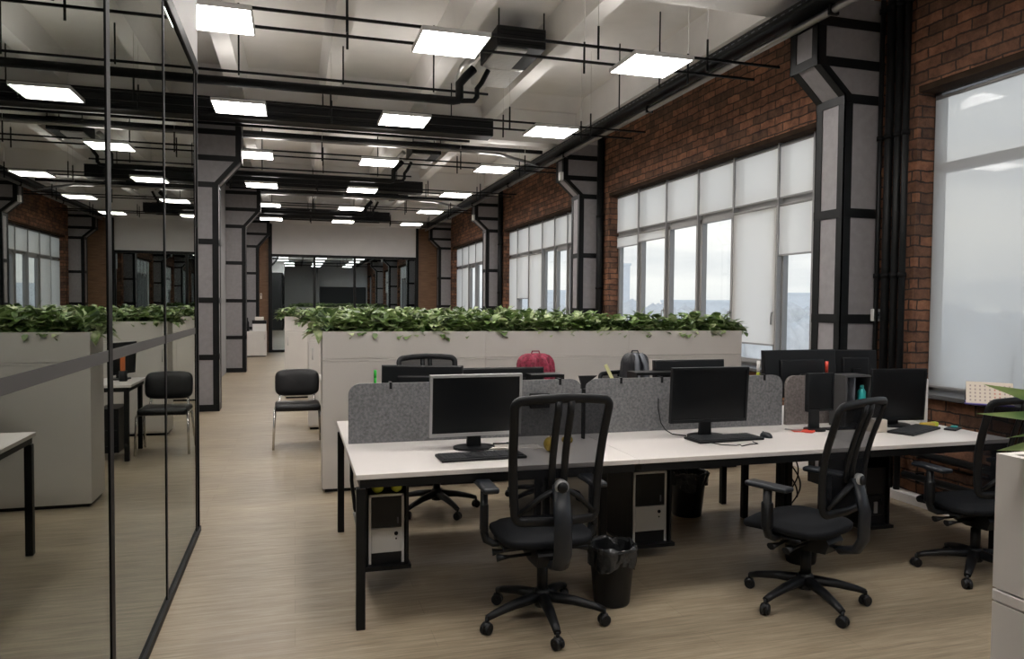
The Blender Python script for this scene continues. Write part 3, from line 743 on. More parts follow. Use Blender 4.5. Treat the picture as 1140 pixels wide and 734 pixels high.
m = MB(); m.tube([(0.03, 0, 0), (0.01, 0, 0.06), (0.0, 0, 0.12)], 0.008, 8); m.tube([(0.1, 0, 0), (0.11, 0, 0.14)], 0.008, 8); m.build('stem', M['stem'], t)

# ------------------------------------------------------------------ desks
DZ = 0.78
def desk(x0, x1, y0, y1, label, legs, group=None):
    t = thing('desk', label, 'desk', (x0, y0, 0), 0, group)
    W_, D_ = x1-x0-0.002, y1-y0
    m = MB(); m.box((0, 0, DZ-0.026), (W_, D_, DZ), 0.002, seg=1); m.build('desktop', M['desktop'], t)
    m = MB(); m.box((0.02, 0.01, DZ-0.070), (W_-0.02, 0.05, DZ-0.027)); m.box((0.02, D_-0.05, DZ-0.070), (W_-0.02, D_-0.01, DZ-0.027))
    m.box((0.02, 0.05, DZ-0.070), (0.06, D_-0.05, DZ-0.027)); m.box((W_-0.06, 0.05, DZ-0.070), (W_-0.02, D_-0.05, DZ-0.027)); m.build('frame', M['steel'], t)
    for (lx, ly) in legs: MB().box((lx-x0, ly-y0, 0.0), (lx-x0+0.045, ly-y0+0.045, DZ-0.069), 0.003, seg=1).build('leg', M['steel'], t)
    return t
DX = [0.287, 1.815, 3.345, 4.47]
YD0, YD1, YD2 = 3.69, 4.52, 5.41
dn = ['at the aisle end', 'in the middle', 'by the near window']
for i in range(3):
    lg = [[(0.290, 3.692), (1.765, 4.25)], [(1.83, 4.25), (3.29, 4.47)], [(3.355, 4.47), (4.42, 3.75)]][i]
    desk(DX[i], DX[i+1], YD0, YD1, 'white desk of the front row %s, black frame' % dn[i], lg)
    lg = [[(0.290, 5.33), (1.76, 5.33)], [(1.83, 5.33), (3.29, 4.9)], [(3.355, 5.30), (4.42, 5.30)]][i]
    desk(DX[i], DX[i+1], YD1+0.004, YD2, 'white desk of the opposite row behind the felt screens, %s' % dn[i], lg)
def divider(x0, x1, z1, label, mat='felt', y=4.522, d=0.026):
    t = thing('desk_screen', label, 'desk screen', ((x0+x1)/2, y, DZ+0.001))
    h = (x1-x0)/2; r = 0.07; H = z1-DZ
    pts = [(-h, 0), (h, 0)]
    for k in range(7): a = k/6*PI/2; pts.append((h-r+r*math.cos(a), H-r+r*math.sin(a)))
    for k in range(7): a = PI/2+k/6*PI/2; pts.append((-h+r+r*math.cos(a), H-r+r*math.sin(a)))
    MB().prism(pts, 'y', -d/2, d/2).build('felt_panel', M[mat], t)
    for xx in (-h+0.25, -h+0.55, h-0.15):
        if abs(xx) > h-0.03: continue
        m = MB(); m.box((xx-0.008, -d/2-0.004, H-0.035), (xx+0.008, -d/2, H+0.006)); m.box((xx-0.008, -d/2-0.004, H), (xx+0.008, d/2+0.03, H+0.006)); m.build('clip', M['plastic'], t)
    return t
divider(0.308, 1.798, 1.140, 'grey felt desk screen behind the silver framed monitor')
divider(1.828, 3.328, 1.138, 'grey felt desk screen behind the middle black monitor')
divider(3.362, 3.83, 1.13, 'brownish felt desk screen beside the red scissors', 'felt_brown')
# desks of the second bay (seen in the glass)
for i in range(2):
    desk([0.27, 1.85][i], [1.848, 3.43][i], 8.2, 9.0, 'white desk behind the front planter row, %s' % ['beside the visitor chair', 'away from the aisle'][i], [([0.27, 1.85][i]+0.03, 8.24), ([0.27, 1.85][i]+0.03, 8.92), ([0.27, 1.85][i]+1.47, 8.24), ([0.27, 1.85][i]+1.47, 8.92)])

# ------------------------------------------------------------------ task chairs
def task_chair(label, loc, rz):
    c = thing('office_chair', label, 'office chair', loc, rz)
    # star base
    m = MB()
    for k in range(5):
        a = 2*PI*k/5 + 0.873
        dx, dy = math.cos(a), math.sin(a)
        m.tube([(0.02*dx, 0.02*dy, 0.135), (0.16*dx, 0.16*dy, 0.120), (0.27*dx, 0.27*dy, 0.095), (0.315*dx, 0.315*dy, 0.080)], [0.030, 0.024, 0.019, 0.016], 10, rx=1.15)
    m.lathe([(0.0, 0.085), (0.04, 0.085), (0.045, 0.10), (0.042, 0.16), (0.034, 0.175), (0, 0.175)], n=20)
    m.build('star_base', M['plastic'], c)
    for k in range(5):
        a = 2*PI*k/5 + 0.873
        p = Vector((0.318*math.cos(a), 0.318*math.sin(a), 0))
        co = MB(); co.cyl(p + Vector((0, 0, 0.045)), p + Vector((0, 0, 0.085)), 0.009, n=8)
        co.lathe([(0.0, 0.062), (0.018, 0.060), (0.024, 0.048), (0.024, 0.034), (0.0, 0.034)], c=tuple(p), n=12)
        cs = co.build('caster', M['plastic'], c)
        tdir = Vector((-math.sin(a+0.5), math.cos(a+0.5), 0)); R_ = 0.029
        for s_ in (-1, 1):
            q = p + Vector((0, 0, R_)) + tdir*0.013*s_
            w_ = MB(); w_.tube([q - tdir*0.010, q - tdir*0.007, q + tdir*0.007, q + tdir*0.010], [R_*0.82, R_, R_, R_*0.82], 16); w_.build('wheel', M['plastic'], cs)
    m = MB(); m.lathe([(0.0, 0.15), (0.028, 0.15), (0.028, 0.30), (0.018, 0.305), (0.018, 0.40), (0, 0.40)], n=16); m.build('gas_lift', M['plastic'], c)
    m = MB(); m.prism([(-0.17, 0.395), (-0.15, 0.335), (0.0, 0.325), (0.12, 0.345), (0.16, 0.405), (0.1, 0.42), (-0.15, 0.42)], 'x', -0.075, 0.075)
    m.box((-0.23, -0.10, 0.412), (0.23, 0.12, 0.428), 0.004, seg=1)
    mech = m.build('tilt_mechanism', M['plastic'], c)
    for (sx, y_) in ((-1, 0.05), (-1, -0.04), (1, 0.02)):
        l = MB(); l.tube([(sx*0.07, y_, 0.37), (sx*0.19, y_, 0.365), (sx*0.25, y_+0.01, 0.36)], [0.008, 0.008, 0.02], 8, rx=1.3); l.build('lever', M['plastic'], mech)
    # seat cushion: superellipse with a waterfall front
    def seat(u, v):
        a = 2*PI*u
        ca, sa = math.cos(a), math.sin(a); e = 2/3.6
        x = math.copysign(abs(ca)**e, ca); y = math.copysign(abs(sa)**e, sa)
        if v < 0.5: rr = (v/0.5)**0.6; top = 1
        else: rr = 1
        if v <= 0.6:
            rr = (v/0.6); z = 0.505 - 0.012*rr**2 - 0.02*max(0, rr-0.8)/0.2*0.6
            if v > 0.5: z -= 0.004
            rr = rr*0.965
        elif v <= 0.8: t_ = (v-0.6)/0.2; rr = 0.965 + 0.035*math.sin(t_*PI); z = 0.482 - 0.045*t_
        else: t_ = (v-0.8)/0.2; rr = 0.96*(1-t_); z = 0.432
        px, py = x*0.245*rr, 0.055 + y*0.25*rr
        fr = max(0, (py-0.10)/0.20); z -= 0.035*fr*fr
        return (px, py, z)
    MB().grid(seat, 40, 20, closed_u=True).build('seat', M['seat'], c)
    # armrests
    for s_ in (-1, 1):
        m = MB()
        m.tube([(s_*0.17, 0.02, 0.415), (s_*0.25, 0.04, 0.412), (s_*0.285, 0.05, 0.43), (s_*0.295, 0.055, 0.47), (s_*0.295, 0.055, 0.69)], [0.016, 0.018, 0.02, 0.020, 0.020], 10, rx=1.4)
        m.box((s_*0.295-0.018, 0.025, 0.47), (s_*0.295+0.018, 0.085, 0.62), 0.01)
        ar = m.build('armrest', M['plastic'], c)
        MB().box((s_*0.285-0.042, -0.07, 0.69), (s_*0.285+0.042, 0.18, 0.72), 0.013, seg=3).build('arm_pad', M['plastic_blue'], ar)
    # back geometry: local frame, reclined
    z0, z1 = 0.585, 1.18
    def bp(x, z, off=0.0):
        t_ = (z-z0)/(z1-z0)
        y = -0.225 - 0.10*t_ + 0.035*math.sin(PI*min(1, max(0, t_*1.1))) + 0.5*x*x + off
        return Vector((x, y, z))
    def wid(z): t_ = (z-z0)/(z1-z0); return 0.205 + 0.03*t_
    outl = []
    r = 0.038
    for k in range(6): a = -PI/2 + k/5*PI/2; outl.append((wid(z0)-r+r*math.cos(a), z0+r+r*math.sin(a)))
    for k in range(1, 6): z = z0+r + (z1-z0-2*r)*k/6; outl.append((wid(z), z))
    for k in range(6): a = k/5*PI/2; outl.append((wid(z1)-r+r*math.cos(a), z1-r+r*math.sin(a)))
    outl += [(wid(z1)*0.5, z1+0.008), (0, z1+0.012)]
    full = outl + [(-x, z) for (x, z) in outl[-2::-1]] + [(0, z0-0.004)]
    MB().tube([bp(x, z) for (x, z) in full], 0.023, 10, closed=True, rx=0.62).build('back_frame', M['plastic'], c)
    MB().grid(lambda u, v: tuple(bp((u*2-1)*(wid(z0+(z1-z0)*v)-0.004), z0+0.006+(z1-z0-0.008)*v, 0.004)), 12, 14).build('back_mesh', M['mesh'], c, recalc=False)
    for s_ in (-1, 1):
        m = MB(); m.tube([bp(s_*0.031, z0+0.16+(z1-z0-0.16)*k/8, -0.004) for k in range(9)], 0.011, 8, rx=1.7, up=(0, -1, 0.01)); m.build('back_slat', M['plastic'], c)
    # spine and arms
    hub = bp(0, 0.765, -0.045)
    m = MB(); m.tube([(0, -0.10, 0.375), (0, -0.20, 0.36), (0, -0.28, 0.385), (0, -0.315, 0.45), (0, -0.318, 0.60), tuple(hub + Vector((0, 0.0, 0.01)))], [0.022, 0.024, 0.025, 0.026, 0.026, 0.024], 12, rx=1.75, up=(0, -1, 0.001))
    sp = m.build('back_spine', M['plastic_blue'], c)
    MB().lathe([(0, 0), (0.024, 0), (0.032, 0.004), (0.035, 0.010), (0.035, 0.03), (0, 0.03)], n=24, mat=Matrix.Translation(hub + Vector((0, -0.032, 0))) @ Matrix.Rotation(-PI/2, 4, 'X')).build('tension_knob', M['silver'], sp)
    MB().lathe([(0, 0), (0.026, 0), (0.0265, 0.004), (0, 0.004)], n=24, mat=Matrix.Translation(hub + Vector((0, -0.035, 0))) @ Matrix.Rotation(-PI/2, 4, 'X')).build('knob_cap', M['plastic'], sp)
    for s_ in (-1, 1):
        m = MB(); m.tube([tuple(hub), tuple((hub + bp(s_*0.19, z0+0.03))/2 + Vector((0, -0.02, 0.02))), tuple(bp(s_*0.19, z0+0.035, -0.01))], [0.014, 0.013, 0.011], 8, rx=1.3); m.build('back_brace', M['plastic'], c)
    return c
ch = task_chair('black mesh office chair at the silver framed monitor, seen from behind', (1.215, 3.56, 0), -0.02)
def place(label, x, y, rz, star=0.0, sz=1.0):
    c = dup(ch, (x, y, 0), rz, label); c.scale = (1, 1, sz)
    for k in kids(c):
        if k.name.split('.')[0] in ('star_base', 'caster'): k.rotation_euler.z = star - rz
    return c
place('black mesh office chair turned aside in front of the middle desk', 2.69, 3.41, 0.38, 0.0, 0.96)
place('black mesh office chair half hidden by the closest planter', 4.00, 3.52, -0.04, 0.37, 0.93)
place('mesh office chair facing us behind the silver framed monitor', 1.07, 5.72, PI+0.1, 0.4)
place('office chair behind the screens carrying the crimson backpack', 1.95, 5.75, PI-0.05, 0.2, 0.86)
place('office chair behind the screens carrying the black backpack', 2.84, 5.78, PI+0.05, 0.5, 0.86)

# visitor chair
def visitor(label, loc, rz):
    c = thing('visitor_chair', label, 'chair', loc, rz)
    # faces -y
    m = MB(); m.box((-0.245, -0.24, 0.42), (0.245, 0.20, 0.492), 0.03, seg=3); m.build('seat', M['leather'], c)
    def back(u, v):
        a = 2*PI*u; ca, sa = math.cos(a), math.sin(a); e = 2/4.6
        X = math.copysign(abs(ca)**e, ca); Z = math.copysign(abs(sa)**e, sa)
        rr = [0, 0.55, 0.92, 1.0, 0.92, 0.55, 0][round(v*6)]; dy = [-0.022, -0.022, -0.018, 0, 0.014, 0.016, 0.016][round(v*6)]
        x = X*0.245*rr; z = Z*0.152*rr
        return (x, 0.235 + z*0.16 + dy - 0.6*x*x, 0.695 + z)
    MB().grid(back, 36, 6, closed_u=True).build('backrest', M['leather'], c)
    for s_ in (-1, 1):
        MB().tube([(s_*0.262, -0.225, 0.0), (s_*0.25, -0.20, 0.40), (s_*0.245, -0.17, 0.425), (s_*0.235, 0.10, 0.43), (s_*0.20, 0.19, 0.45), (s_*0.19, 0.225, 0.52), (s_*0.19, 0.245, 0.66)], 0.013, 10).build('front_leg', M['chrome'], c)
        MB().tube([(s_*0.262, 0.27, 0.0), (s_*0.24, 0.12, 0.42)], 0.013, 10).build('rear_leg', M['chrome'], c)
    m = MB(); m.tube([(-0.24, -0.10, 0.412), (0.24, -0.10, 0.412)], 0.010, 8); m.tube([(-0.23, 0.12, 0.412), (0.23, 0.12, 0.412)], 0.010, 8); m.build('crossbar', M['chrome'], c)
    return c
visitor('black leatherette visitor chair with chrome legs standing in the aisle at the cabinet end', (0.03, 8.72, 0), 0.02)

# ------------------------------------------------------------------ monitors and desk things
def monitor(label, loc, rz, W_=0.56, H_=0.37, zc=None, frame='plastic', tilt=0.06, lift=0.09, stand='plastic', bezel=0.016, pivot=0.0):
    t = thing('monitor', label, 'monitor', loc, rz)
    # faces -y
    zc = lift + H_/2
    R_ = Matrix.Translation((0, 0, zc)) @ Matrix.Rotation(tilt, 4, 'X')
    b = bezel
    m = MB()
    m.box((-W_/2, -0.012, -H_/2), (-W_/2+b, 0.018, H_/2), mat=R_); m.box((W_/2-b, -0.012, -H_/2), (W_/2, 0.018, H_/2), mat=R_)
    m.box((-W_/2+b, -0.012, H_/2-b), (W_/2-b, 0.018, H_/2), mat=R_); m.box((-W_/2+b, -0.012, -H_/2), (W_/2-b, 0.018, -H_/2+b*1.3), mat=R_)
    m.build('bezel', M[frame], t)
    m = MB(); m.box((-W_/2+0.004, 0.008, -H_/2+0.004), (W_/2-0.004, 0.03, H_/2-0.004), 0.006, mat=R_); m.box((-W_*0.3, 0.028, -H_*0.3), (W_*0.3, 0.05, H_*0.3), 0.012, mat=R_)
    m.build('rear_shell', M['plastic'], t)
    MB().box((-W_/2+b*0.9, -0.006, -H_/2+b), (W_/2-b*0.9, 0.004, H_/2-b*0.9), mat=R_).build('screen', M['screen'], t)
    MB().prism([(-0.045, 0.01), (0.045, 0.01), (0.035, zc), (-0.035, zc)], 'y', 0.045, 0.065).build('stand_neck', M[stand], t)
    m = MB(); bw = min(0.13, W_*0.32); pts = [(bw*math.cos(2*PI*k/24), 0.045 + min(0.095, bw)*math.sin(2*PI*k/24)) for k in range(24)]
    m.prism(pts, 'z', 0.0, 0.014); m.build('stand_base', M[stand], t)
    return t
ZD = 0.741      # items are laid out on a 0.74 m top, then moved up with the real one below
before_items = set(bpy.data.objects)
monitor('silver framed monitor with a dark screen on the aisle end desk', (1.055, 4.36, ZD), 0.03, 0.575, 0.375, frame='silver', lift=0.085)
monitor('black monitor with a dark screen on the middle desk', (2.665, 4.38, ZD), 0.0, 0.575, 0.37, lift=0.105)
monitor('black monitor on the window end desk in front of the white file holder', (4.29, 4.46, ZD), -0.10, 0.455, 0.385, lift=0.045)
# opposite row, seen from behind: screens face +y
monitor('slightly turned monitor back above the felt screen by the green marker', (0.83, 4.98, ZD), PI-0.28, 0.55, 0.34, lift=0.125)
monitor('monitor back above the felt screen next to the crimson backpack', (1.40, 5.0, ZD), PI, 0.60, 0.34, lift=0.10)
monitor('monitor back above the felt screen next to the black backpack', (2.86, 5.0, ZD), PI, 0.59, 0.36, lift=0.115)
monitor('very wide black monitor back under the drawn blind', (3.80, 4.95, ZD), PI+0.06, 0.69, 0.37, lift=0.175)
monitor('blue-black monitor back in front of the near column', (4.33, 4.97, ZD), PI-0.25, 0.36, 0.30, lift=0.24)
monitor('narrow upright black monitor angled at the brownish felt screen', (3.575, 4.42, ZD), 0.10, 0.235, 0.27, lift=0.145, bezel=0.01, tilt=0.0)
# cubby with bottle
t = thing('desktop_shelf', 'small grey open shelf box on the desk beside the angled monitor', 'shelf', (3.96, 4.56, ZD))
m = MB(); m.box((-0.115, -0.08, 0), (-0.103, 0.09, 0.385)); m.box((0.103, -0.08, 0), (0.115, 0.09, 0.385)); m.box((-0.103, -0.08, 0.373), (0.103, 0.09, 0.385)); m.box((-0.103, -0.08, 0.165), (0.103, 0.09, 0.177)); m.box((-0.103, -0.08, 0.0), (0.103, 0.09, 0.012)); m.build('shelf_frame', M['sill'], t)
MB().box((-0.103, 0.078, 0.012), (0.103, 0.088, 0.373)).build('back_panel', M['plastic'], t)
MB().box((-0.035, -0.075, 0.178), (-0.029, 0.078, 0.373)).build('partition', M['grey_trim'], t)
def bottle(label, loc, mat, h=0.13, r=0.028, cap='plastic'):
    t = thing('bottle', label, 'bottle', loc)
    MB().lathe([(0, 0), (r, 0), (r*1.05, 0.01), (r*0.95, h*0.45), (r, h*0.62), (r*0.5, h*0.8), (r*0.42, h*0.82), (0, h*0.82)], n=18).build('body', M[mat], t)
    MB().lathe([(0, h*0.82), (r*0.48, h*0.82), (r*0.48, h), (0, h)], n=14).build('cap', M[cap], t)
bottle('teal bottle standing in the grey desktop shelf box', (4.02, 4.52, ZD+0.178), 'teal', 0.13, 0.03, 'teal')
bottle('tall red bottle behind the angled monitor', (3.97, 4.84, ZD), 'red', 0.46, 0.026, 'red')
bottle('pale green bottle in front of the wide black monitor', (3.37, 4.86, ZD), 'lime', 0.47, 0.026, 'white_plastic')
# standing file holder
t = thing('file_holder', 'white upright file holder behind the window end monitor', 'file holder', (4.66, 4.66, ZD), -0.2)
MB().prism([(-0.10, 0), (0.10, 0), (0.10, 0.35), (-0.02, 0.37), (-0.10, 0.33)], 'x', -0.03, 0.03).build('sleeve', M['white_plastic'], t)
MB().box((-0.024, -0.09, 0.02), (0.024, 0.09, 0.345)).build('paper_stack', M['paper'], t)
def keyboard(label, loc, rz, W_=0.44, D_=0.145):
    t = thing('keyboard', label, 'keyboard', loc, rz)
    MB().box((-W_/2, -D_/2, 0.0), (W_/2, D_/2, 0.016), 0.005).build('casing', M['plastic'], t)
    m = MB(); nx, ny = 20, 6
    for i in range(nx):
        for j in range(ny):
            if i in (15, 16) and False: continue
            if j == 0 and 4 <= i <= 9: continue
            x = -W_/2+0.014 + i*(W_-0.028)/nx; y = -D_/2+0.014+j*(D_-0.03)/ny
            g_ = 0.004 if i in (14, 17) else 0.0
            m.box((x+g_, y, 0.014), (x+(W_-0.028)/nx-0.003, y+(D_-0.03)/ny-0.003, 0.021))
    x = -W_/2+0.014+4*(W_-0.028)/nx
    m.box((x, -D_/2+0.014, 0.014), (x+6*(W_-0.028)/nx-0.003, -D_/2+0.014+(D_-0.03)/ny-0.003, 0.021))
    m.build('keys', M['keycap'], t)
    return t
keyboard('black keyboard in front of the silver framed monitor', (1.03, 4.135, ZD), 0.03, 0.50, 0.19)
keyboard('black keyboard in front of the middle black monitor', (2.73, 4.30, ZD), 0.06, 0.50, 0.19)
keyboard('black keyboard on the window end desk', (4.26, 4.27, ZD), 0.42, 0.48, 0.18)
def mouse(label, loc, rz):
    t = thing('computer_mouse', label, 'mouse', loc, rz)
    MB().grid(lambda u, v: (0.031*math.cos(2*PI*u)*math.cos(v*PI/2)**0.7, 0.052*math.sin(2*PI*u)*math.cos(v*PI/2)**0.7, 0.034*math.sin(v*PI/2)), 20, 8, closed_u=True).build('shell', M['plastic_blue'], t)
    MB().cyl((-0.004, 0.03, 0.028), (0.004, 0.03, 0.028), 0.007, n=12).build('scroll_wheel', M['grey_trim'], t)
mouse('black mouse beside the middle keyboard', (3.06, 4.31, ZD), 0.1)
tag(MB().tube([(2.55, 4.245, ZD+0.004), (2.60, 4.12, ZD+0.004), (2.68, 4.08, ZD+0.004), (2.72, 4.10, ZD+0.004), (2.70, 4.05, ZD+0.004), (2.78, 4.09, ZD+0.004), (2.85, 4.10, ZD+0.004), (2.86, 4.17, ZD+0.004)], 0.003, 6).build('cable', M['plastic']), 'thin black cable loop on the desk in front of the middle keyboard', 'cable')
tag(MB().tube([(2.46, 4.712, 0.97), (2.46, 4.712, 0.90), (2.47, 4.69, 0.80), (2.47, 4.62, ZD+0.02), (2.48, 4.54, ZD+0.005), (2.54, 4.46, ZD+0.005)], 0.004, 6).build('cable', M['plastic']), 'black cable hanging down the felt screen beside the middle monitor', 'cable')
# papers and fruit behind the first chair
m = MB(); m.grid(lambda u, v: (1.12+u*0.34, 4.33+v*0.16-u*0.05, ZD+0.004+0.012*math.sin(u*7)*math.sin(v*5+1)**2), 12, 6); o = m.build('crumpled_paper', M['paper'])
sol = o.modifiers.new('s', 'SOLIDIFY'); sol.thickness = 0.001
tag(o, 'crumpled white paper lying by the silver framed monitor', 'paper')
tag(MB().tube([(1.18, 4.42, ZD+0.02), (1.24, 4.36, ZD+0.03), (1.30, 4.38, ZD+0.025), (1.27, 4.43, ZD+0.02)], 0.005, 6).build('cable', M['plastic']), 'black cable curled on the crumpled paper', 'cable')
def ball_(name, lab, cat, loc, r, mat, sq=0.9):
    t = thing(name, lab, cat, loc)
    MB().lathe([(0, 0)] + [(r*math.sin(PI*k/12), r*sq*(1-math.cos(PI*k/12))) for k in range(1, 12)] + [(0, 2*r*sq)], n=20).build('body', M[mat], t)
    MB().cyl((0, 0, 2*r*sq-0.004), (0.003, 0, 2*r*sq+0.012), 0.003, n=6).build('stalk', M['wood'], t)
ball_('fruit', 'yellow fruit seen through the chair mesh, upright one', 'fruit', (1.475, 4.20, ZD), 0.040, 'fruit', 1.1)
ball_('fruit', 'yellow fruit further from the keyboard behind the chair back', 'fruit', (1.66, 4.40, ZD), 0.036, 'fruit', 0.75)
t = thing('desk_phone', 'dark desk box with a small yellow display hung on the felt screen', 'device', (1.575, 4.688, ZD+0.19))
MB().box((-0.07, 0, 0), (0.07, 0.03, 0.10), 0.006).build('housing', M['plastic'], t)
MB().box((-0.03, -0.003, 0.045), (0.03, 0.0, 0.065)).build('display', M['yellow'], t)
# stacked odds at the window end
t = thing('paper_cube', 'cream note block beside the window end keyboard', 'note block', (3.98, 4.33, ZD), 0.1)
MB().box((-0.055, -0.05, 0), (0.055, 0.05, 0.085), 0.003).build('block', M['cream'], t)
MB().box((-0.05, -0.045, 0.085), (0.05, 0.045, 0.088)).build('top_sheet', M['paper'], t)
t = thing('red_scissors', 'red handled scissors lying by the brownish felt screen', 'scissors', (3.44, 4.46, ZD), -0.9)
for s_ in (-1, 1):
    m = MB(); m.tube([(0.035*math.cos(2*PI*k/16)+0.06, s_*0.022 + 0.018*math.sin(2*PI*k/16), 0.006) for k in range(16)], 0.007, 8, closed=True); m.build('handle', M['red'], t)
m = MB(); m.box((-0.10, -0.01, 0.002), (0.03, 0.0, 0.005)); m.box((-0.10, 0.0, 0.005), (0.03, 0.01, 0.008)); m.build('blade', M['silver'], t)
t = thing('folder', 'flat red folder under the scissors', 'folder', (3.47, 4.46, ZD), -0.35)
MB().box((-0.08, -0.06, 0), (0.06, 0.06, 0.002)).build('cover', M['red'], t); MB().box((-0.075, -0.055, 0.0015), (0.055, 0.055, 0.0022)).build('sheet', M['red'], t)
t = thing('notebook', 'dark flat notebook on the desk in front of the angled monitor', 'notebook', (3.80, 4.46, ZD), -0.05)
MB().box((-0.14, -0.035, 0), (0.12, 0.035, 0.012), 0.002).build('cover', M['nylon'], t); MB().box((-0.135, -0.033, 0.003), (0.118, 0.033, 0.009)).build('pages', M['paper'], t)
t = thing('toy', 'small yellow and brown trinket behind the window end keyboard', 'trinket', (4.52, 4.40, ZD))
MB().box((-0.06, -0.03, 0), (0.04, 0.03, 0.03), 0.01).build('body', M['fruit'], t); MB().box((0.03, -0.02, 0), (0.08, 0.02, 0.035), 0.01).build('end_piece', M['lime'], t)
t = thing('mobile_phone', 'dark phone lying on the window end desk near the wall', 'phone', (4.60, 4.26, ZD), 0.5)
MB().box((-0.08, -0.04, 0), (0.08, 0.04, 0.012), 0.003).build('body', M['plastic'], t); MB().box((0.01, -0.02, 0.012), (0.05, 0.02, 0.022), 0.003).build('charger_clip', M['teal'], t)
# calendar on the sill
CALS = 1.12
cal = thing('desk_calendar', 'tent calendar with a purple base on the dark window sill', 'calendar', (4.88, 4.22, SILL+0.031), -0.80)
def sheet_m(m, y0, z0, y1, z1, w_, th=0.004):
    m.prism([(y0, z0), (y1, z1), (y1+th, z1), (y0+th, z0)], 'x', -w_/2, w_/2)
m = MB(); sheet_m(m, -0.115, 0.0, 0.0, 0.135, 0.26); m.build('front_page', M['cream'], cal)
m = MB(); sheet_m(m, 0.075, 0.0, 0.004, 0.135, 0.26); m.build('rear_page', M['plastic'], cal)
m = MB(); m.box((-0.14, -0.155, 0.0), (0.13, -0.11, 0.006)); m.box((-0.13, -0.12, 0.0), (0.13, 0.08, 0.003)); m.build('base', M['purple'], cal)
m = MB(); m2 = MB()
for r_ in range(5):
    for c_ in range(9):
        t_ = 0.14 + 0.16*r_; y_ = -0.115 + 0.115*t_; z_ = 0.135*t_
        x_ = -0.11 + c_*0.027
        tgt = m2 if c_ % 7 == 6 or c_ % 7 == 5 else m
        tgt.prism([(y_-0.0012, z_), (y_+0.009-0.0012, z_+0.0106), (y_+0.009, z_+0.0106), (y_, z_)], 'x', x_, x_+0.009)
m.build('print_marks', M['print'], cal); m2.build('red_print_marks', M['print_red'], cal)
cal.scale = (CALS,)*3

# bracket, marker, ruler and trays follow, so the move happens after them
# backpacks on the opposite chairs
def backpack(lab, loc, rz, mat, w_=0.34, h_=0.42, d_=0.17, trim='grey_trim', name='backpack'):
    t = thing(name, lab, 'backpack', loc, rz)
    def body(u, v):
        a = 2*PI*u; ca, sa = math.cos(a), math.sin(a); e = 2/3.0
        X = math.copysign(abs(ca)**e, ca); Y = math.copysign(abs(sa)**e, sa)
        if v < 0.72: z = v/0.72*h_*0.74; rr = 0.92 + 0.08*math.sin(PI*v/0.72)
        else: t_ = (v-0.72)/0.28; z = h_*(0.74 + 0.26*math.sin(t_*PI/2)); rr = 0.93*math.cos(t_*PI/2)**0.55 if t_ < 0.999 else 0
        if v < 0.01: rr = 0.8
        wr = 0.006*math.sin(9*a+v*7)
        return (X*(w_/2*rr+wr), Y*(d_/2*rr+wr), z)
    MB().grid(body, 36, 20, closed_u=True).build('body', M[mat], t)
    for s_ in (-1, 1):
        m = MB(); m.tube([(s_*w_*0.17, -d_*0.50, h_*0.1), (s_*w_*0.19, -d_*0.60, h_*0.4), (s_*w_*0.17, -d_*0.52, h_*0.75), (s_*w_*0.10, -d_*0.25, h_*0.98)], 0.018, 8, rx=1.4, up=(0, -1, 0)); m.build('strap', M[mat if mat == 'crimson' else trim], t)
    m = MB(); m.tube([(-0.04, 0, h_*0.98), (-0.03, 0, h_*1.04), (0.03, 0, h_*1.04), (0.04, 0, h_*0.98)], 0.006, 8); m.build('top_handle', M[mat], t)
    return t
backpack('crimson patterned backpack hanging on an opposite chair', (1.945, 5.93, 0.80), 0.1, 'crimson', 0.35, 0.415)
backpack('black backpack with grey straps hanging on an opposite chair', (2.86, 5.93, 0.80), 0.25, 'nylon', 0.27, 0.41)
# small things standing above the screens
t = thing('marker_pen', 'bright green marker standing up above the aisle end felt screen', 'marker', (0.495, 4.80, ZD+0.305))
MB().cyl((0, 0, 0), (0, 0, 0.13), 0.0085, n=12).build('barrel', M['green'], t); MB().cyl((0, 0, 0.10), (0, 0, 0.15), 0.0095, n=12).build('cap', M['green'], t)
t = thing('pen_pot', 'dark pen pot holding the green marker behind the felt screen', 'pen pot', (0.50, 4.80, ZD))
MB().lathe([(0, 0), (0.04, 0), (0.042, 0.30), (0.038, 0.30), (0.036, 0.01), (0, 0.01)], n=18).build('cup', M['plastic'], t); MB().lathe([(0.0415, 0.28), (0.044, 0.28), (0.044, 0.30), (0.0415, 0.30)], n=18).build('rim', M['grey_trim'], t)
t = thing('ruler', 'pale yellow ruler leaning up behind the middle felt screen', 'ruler', (2.35, 4.83, ZD))
m = MB(); m.box((-0.012, -0.002, 0), (0.012, 0.002, 0.525), mat=Matrix.Rotation(-0.49, 4, 'Y')); m.build('blade', M['pale_yellow'], t)
m = MB()
for k in range(18): m.box((-0.012, -0.0025, 0.03+0.022*k), (-0.004, -0.002, 0.031+0.022*k), mat=Matrix.Rotation(-0.49, 4, 'Y'))
m.build('tick_marks', M['plastic'], t)
t = thing('screen_bracket', 'black metal bracket joining two felt screens, above the first chair', 'bracket', (1.832, 4.55, ZD+0.33))
MB().prism([(-0.03, 0.085), (0.10, 0.085), (0.02, 0.03), (0.012, 0.0), (-0.012, 0.0), (-0.012, 0.03)], 'y', 0.015, 0.035).build('plate', M['steel'], t)
MB().box((-0.006, -0.01, -0.33), (0.006, 0.03, 0.0)).build('upright', M['steel'], t)
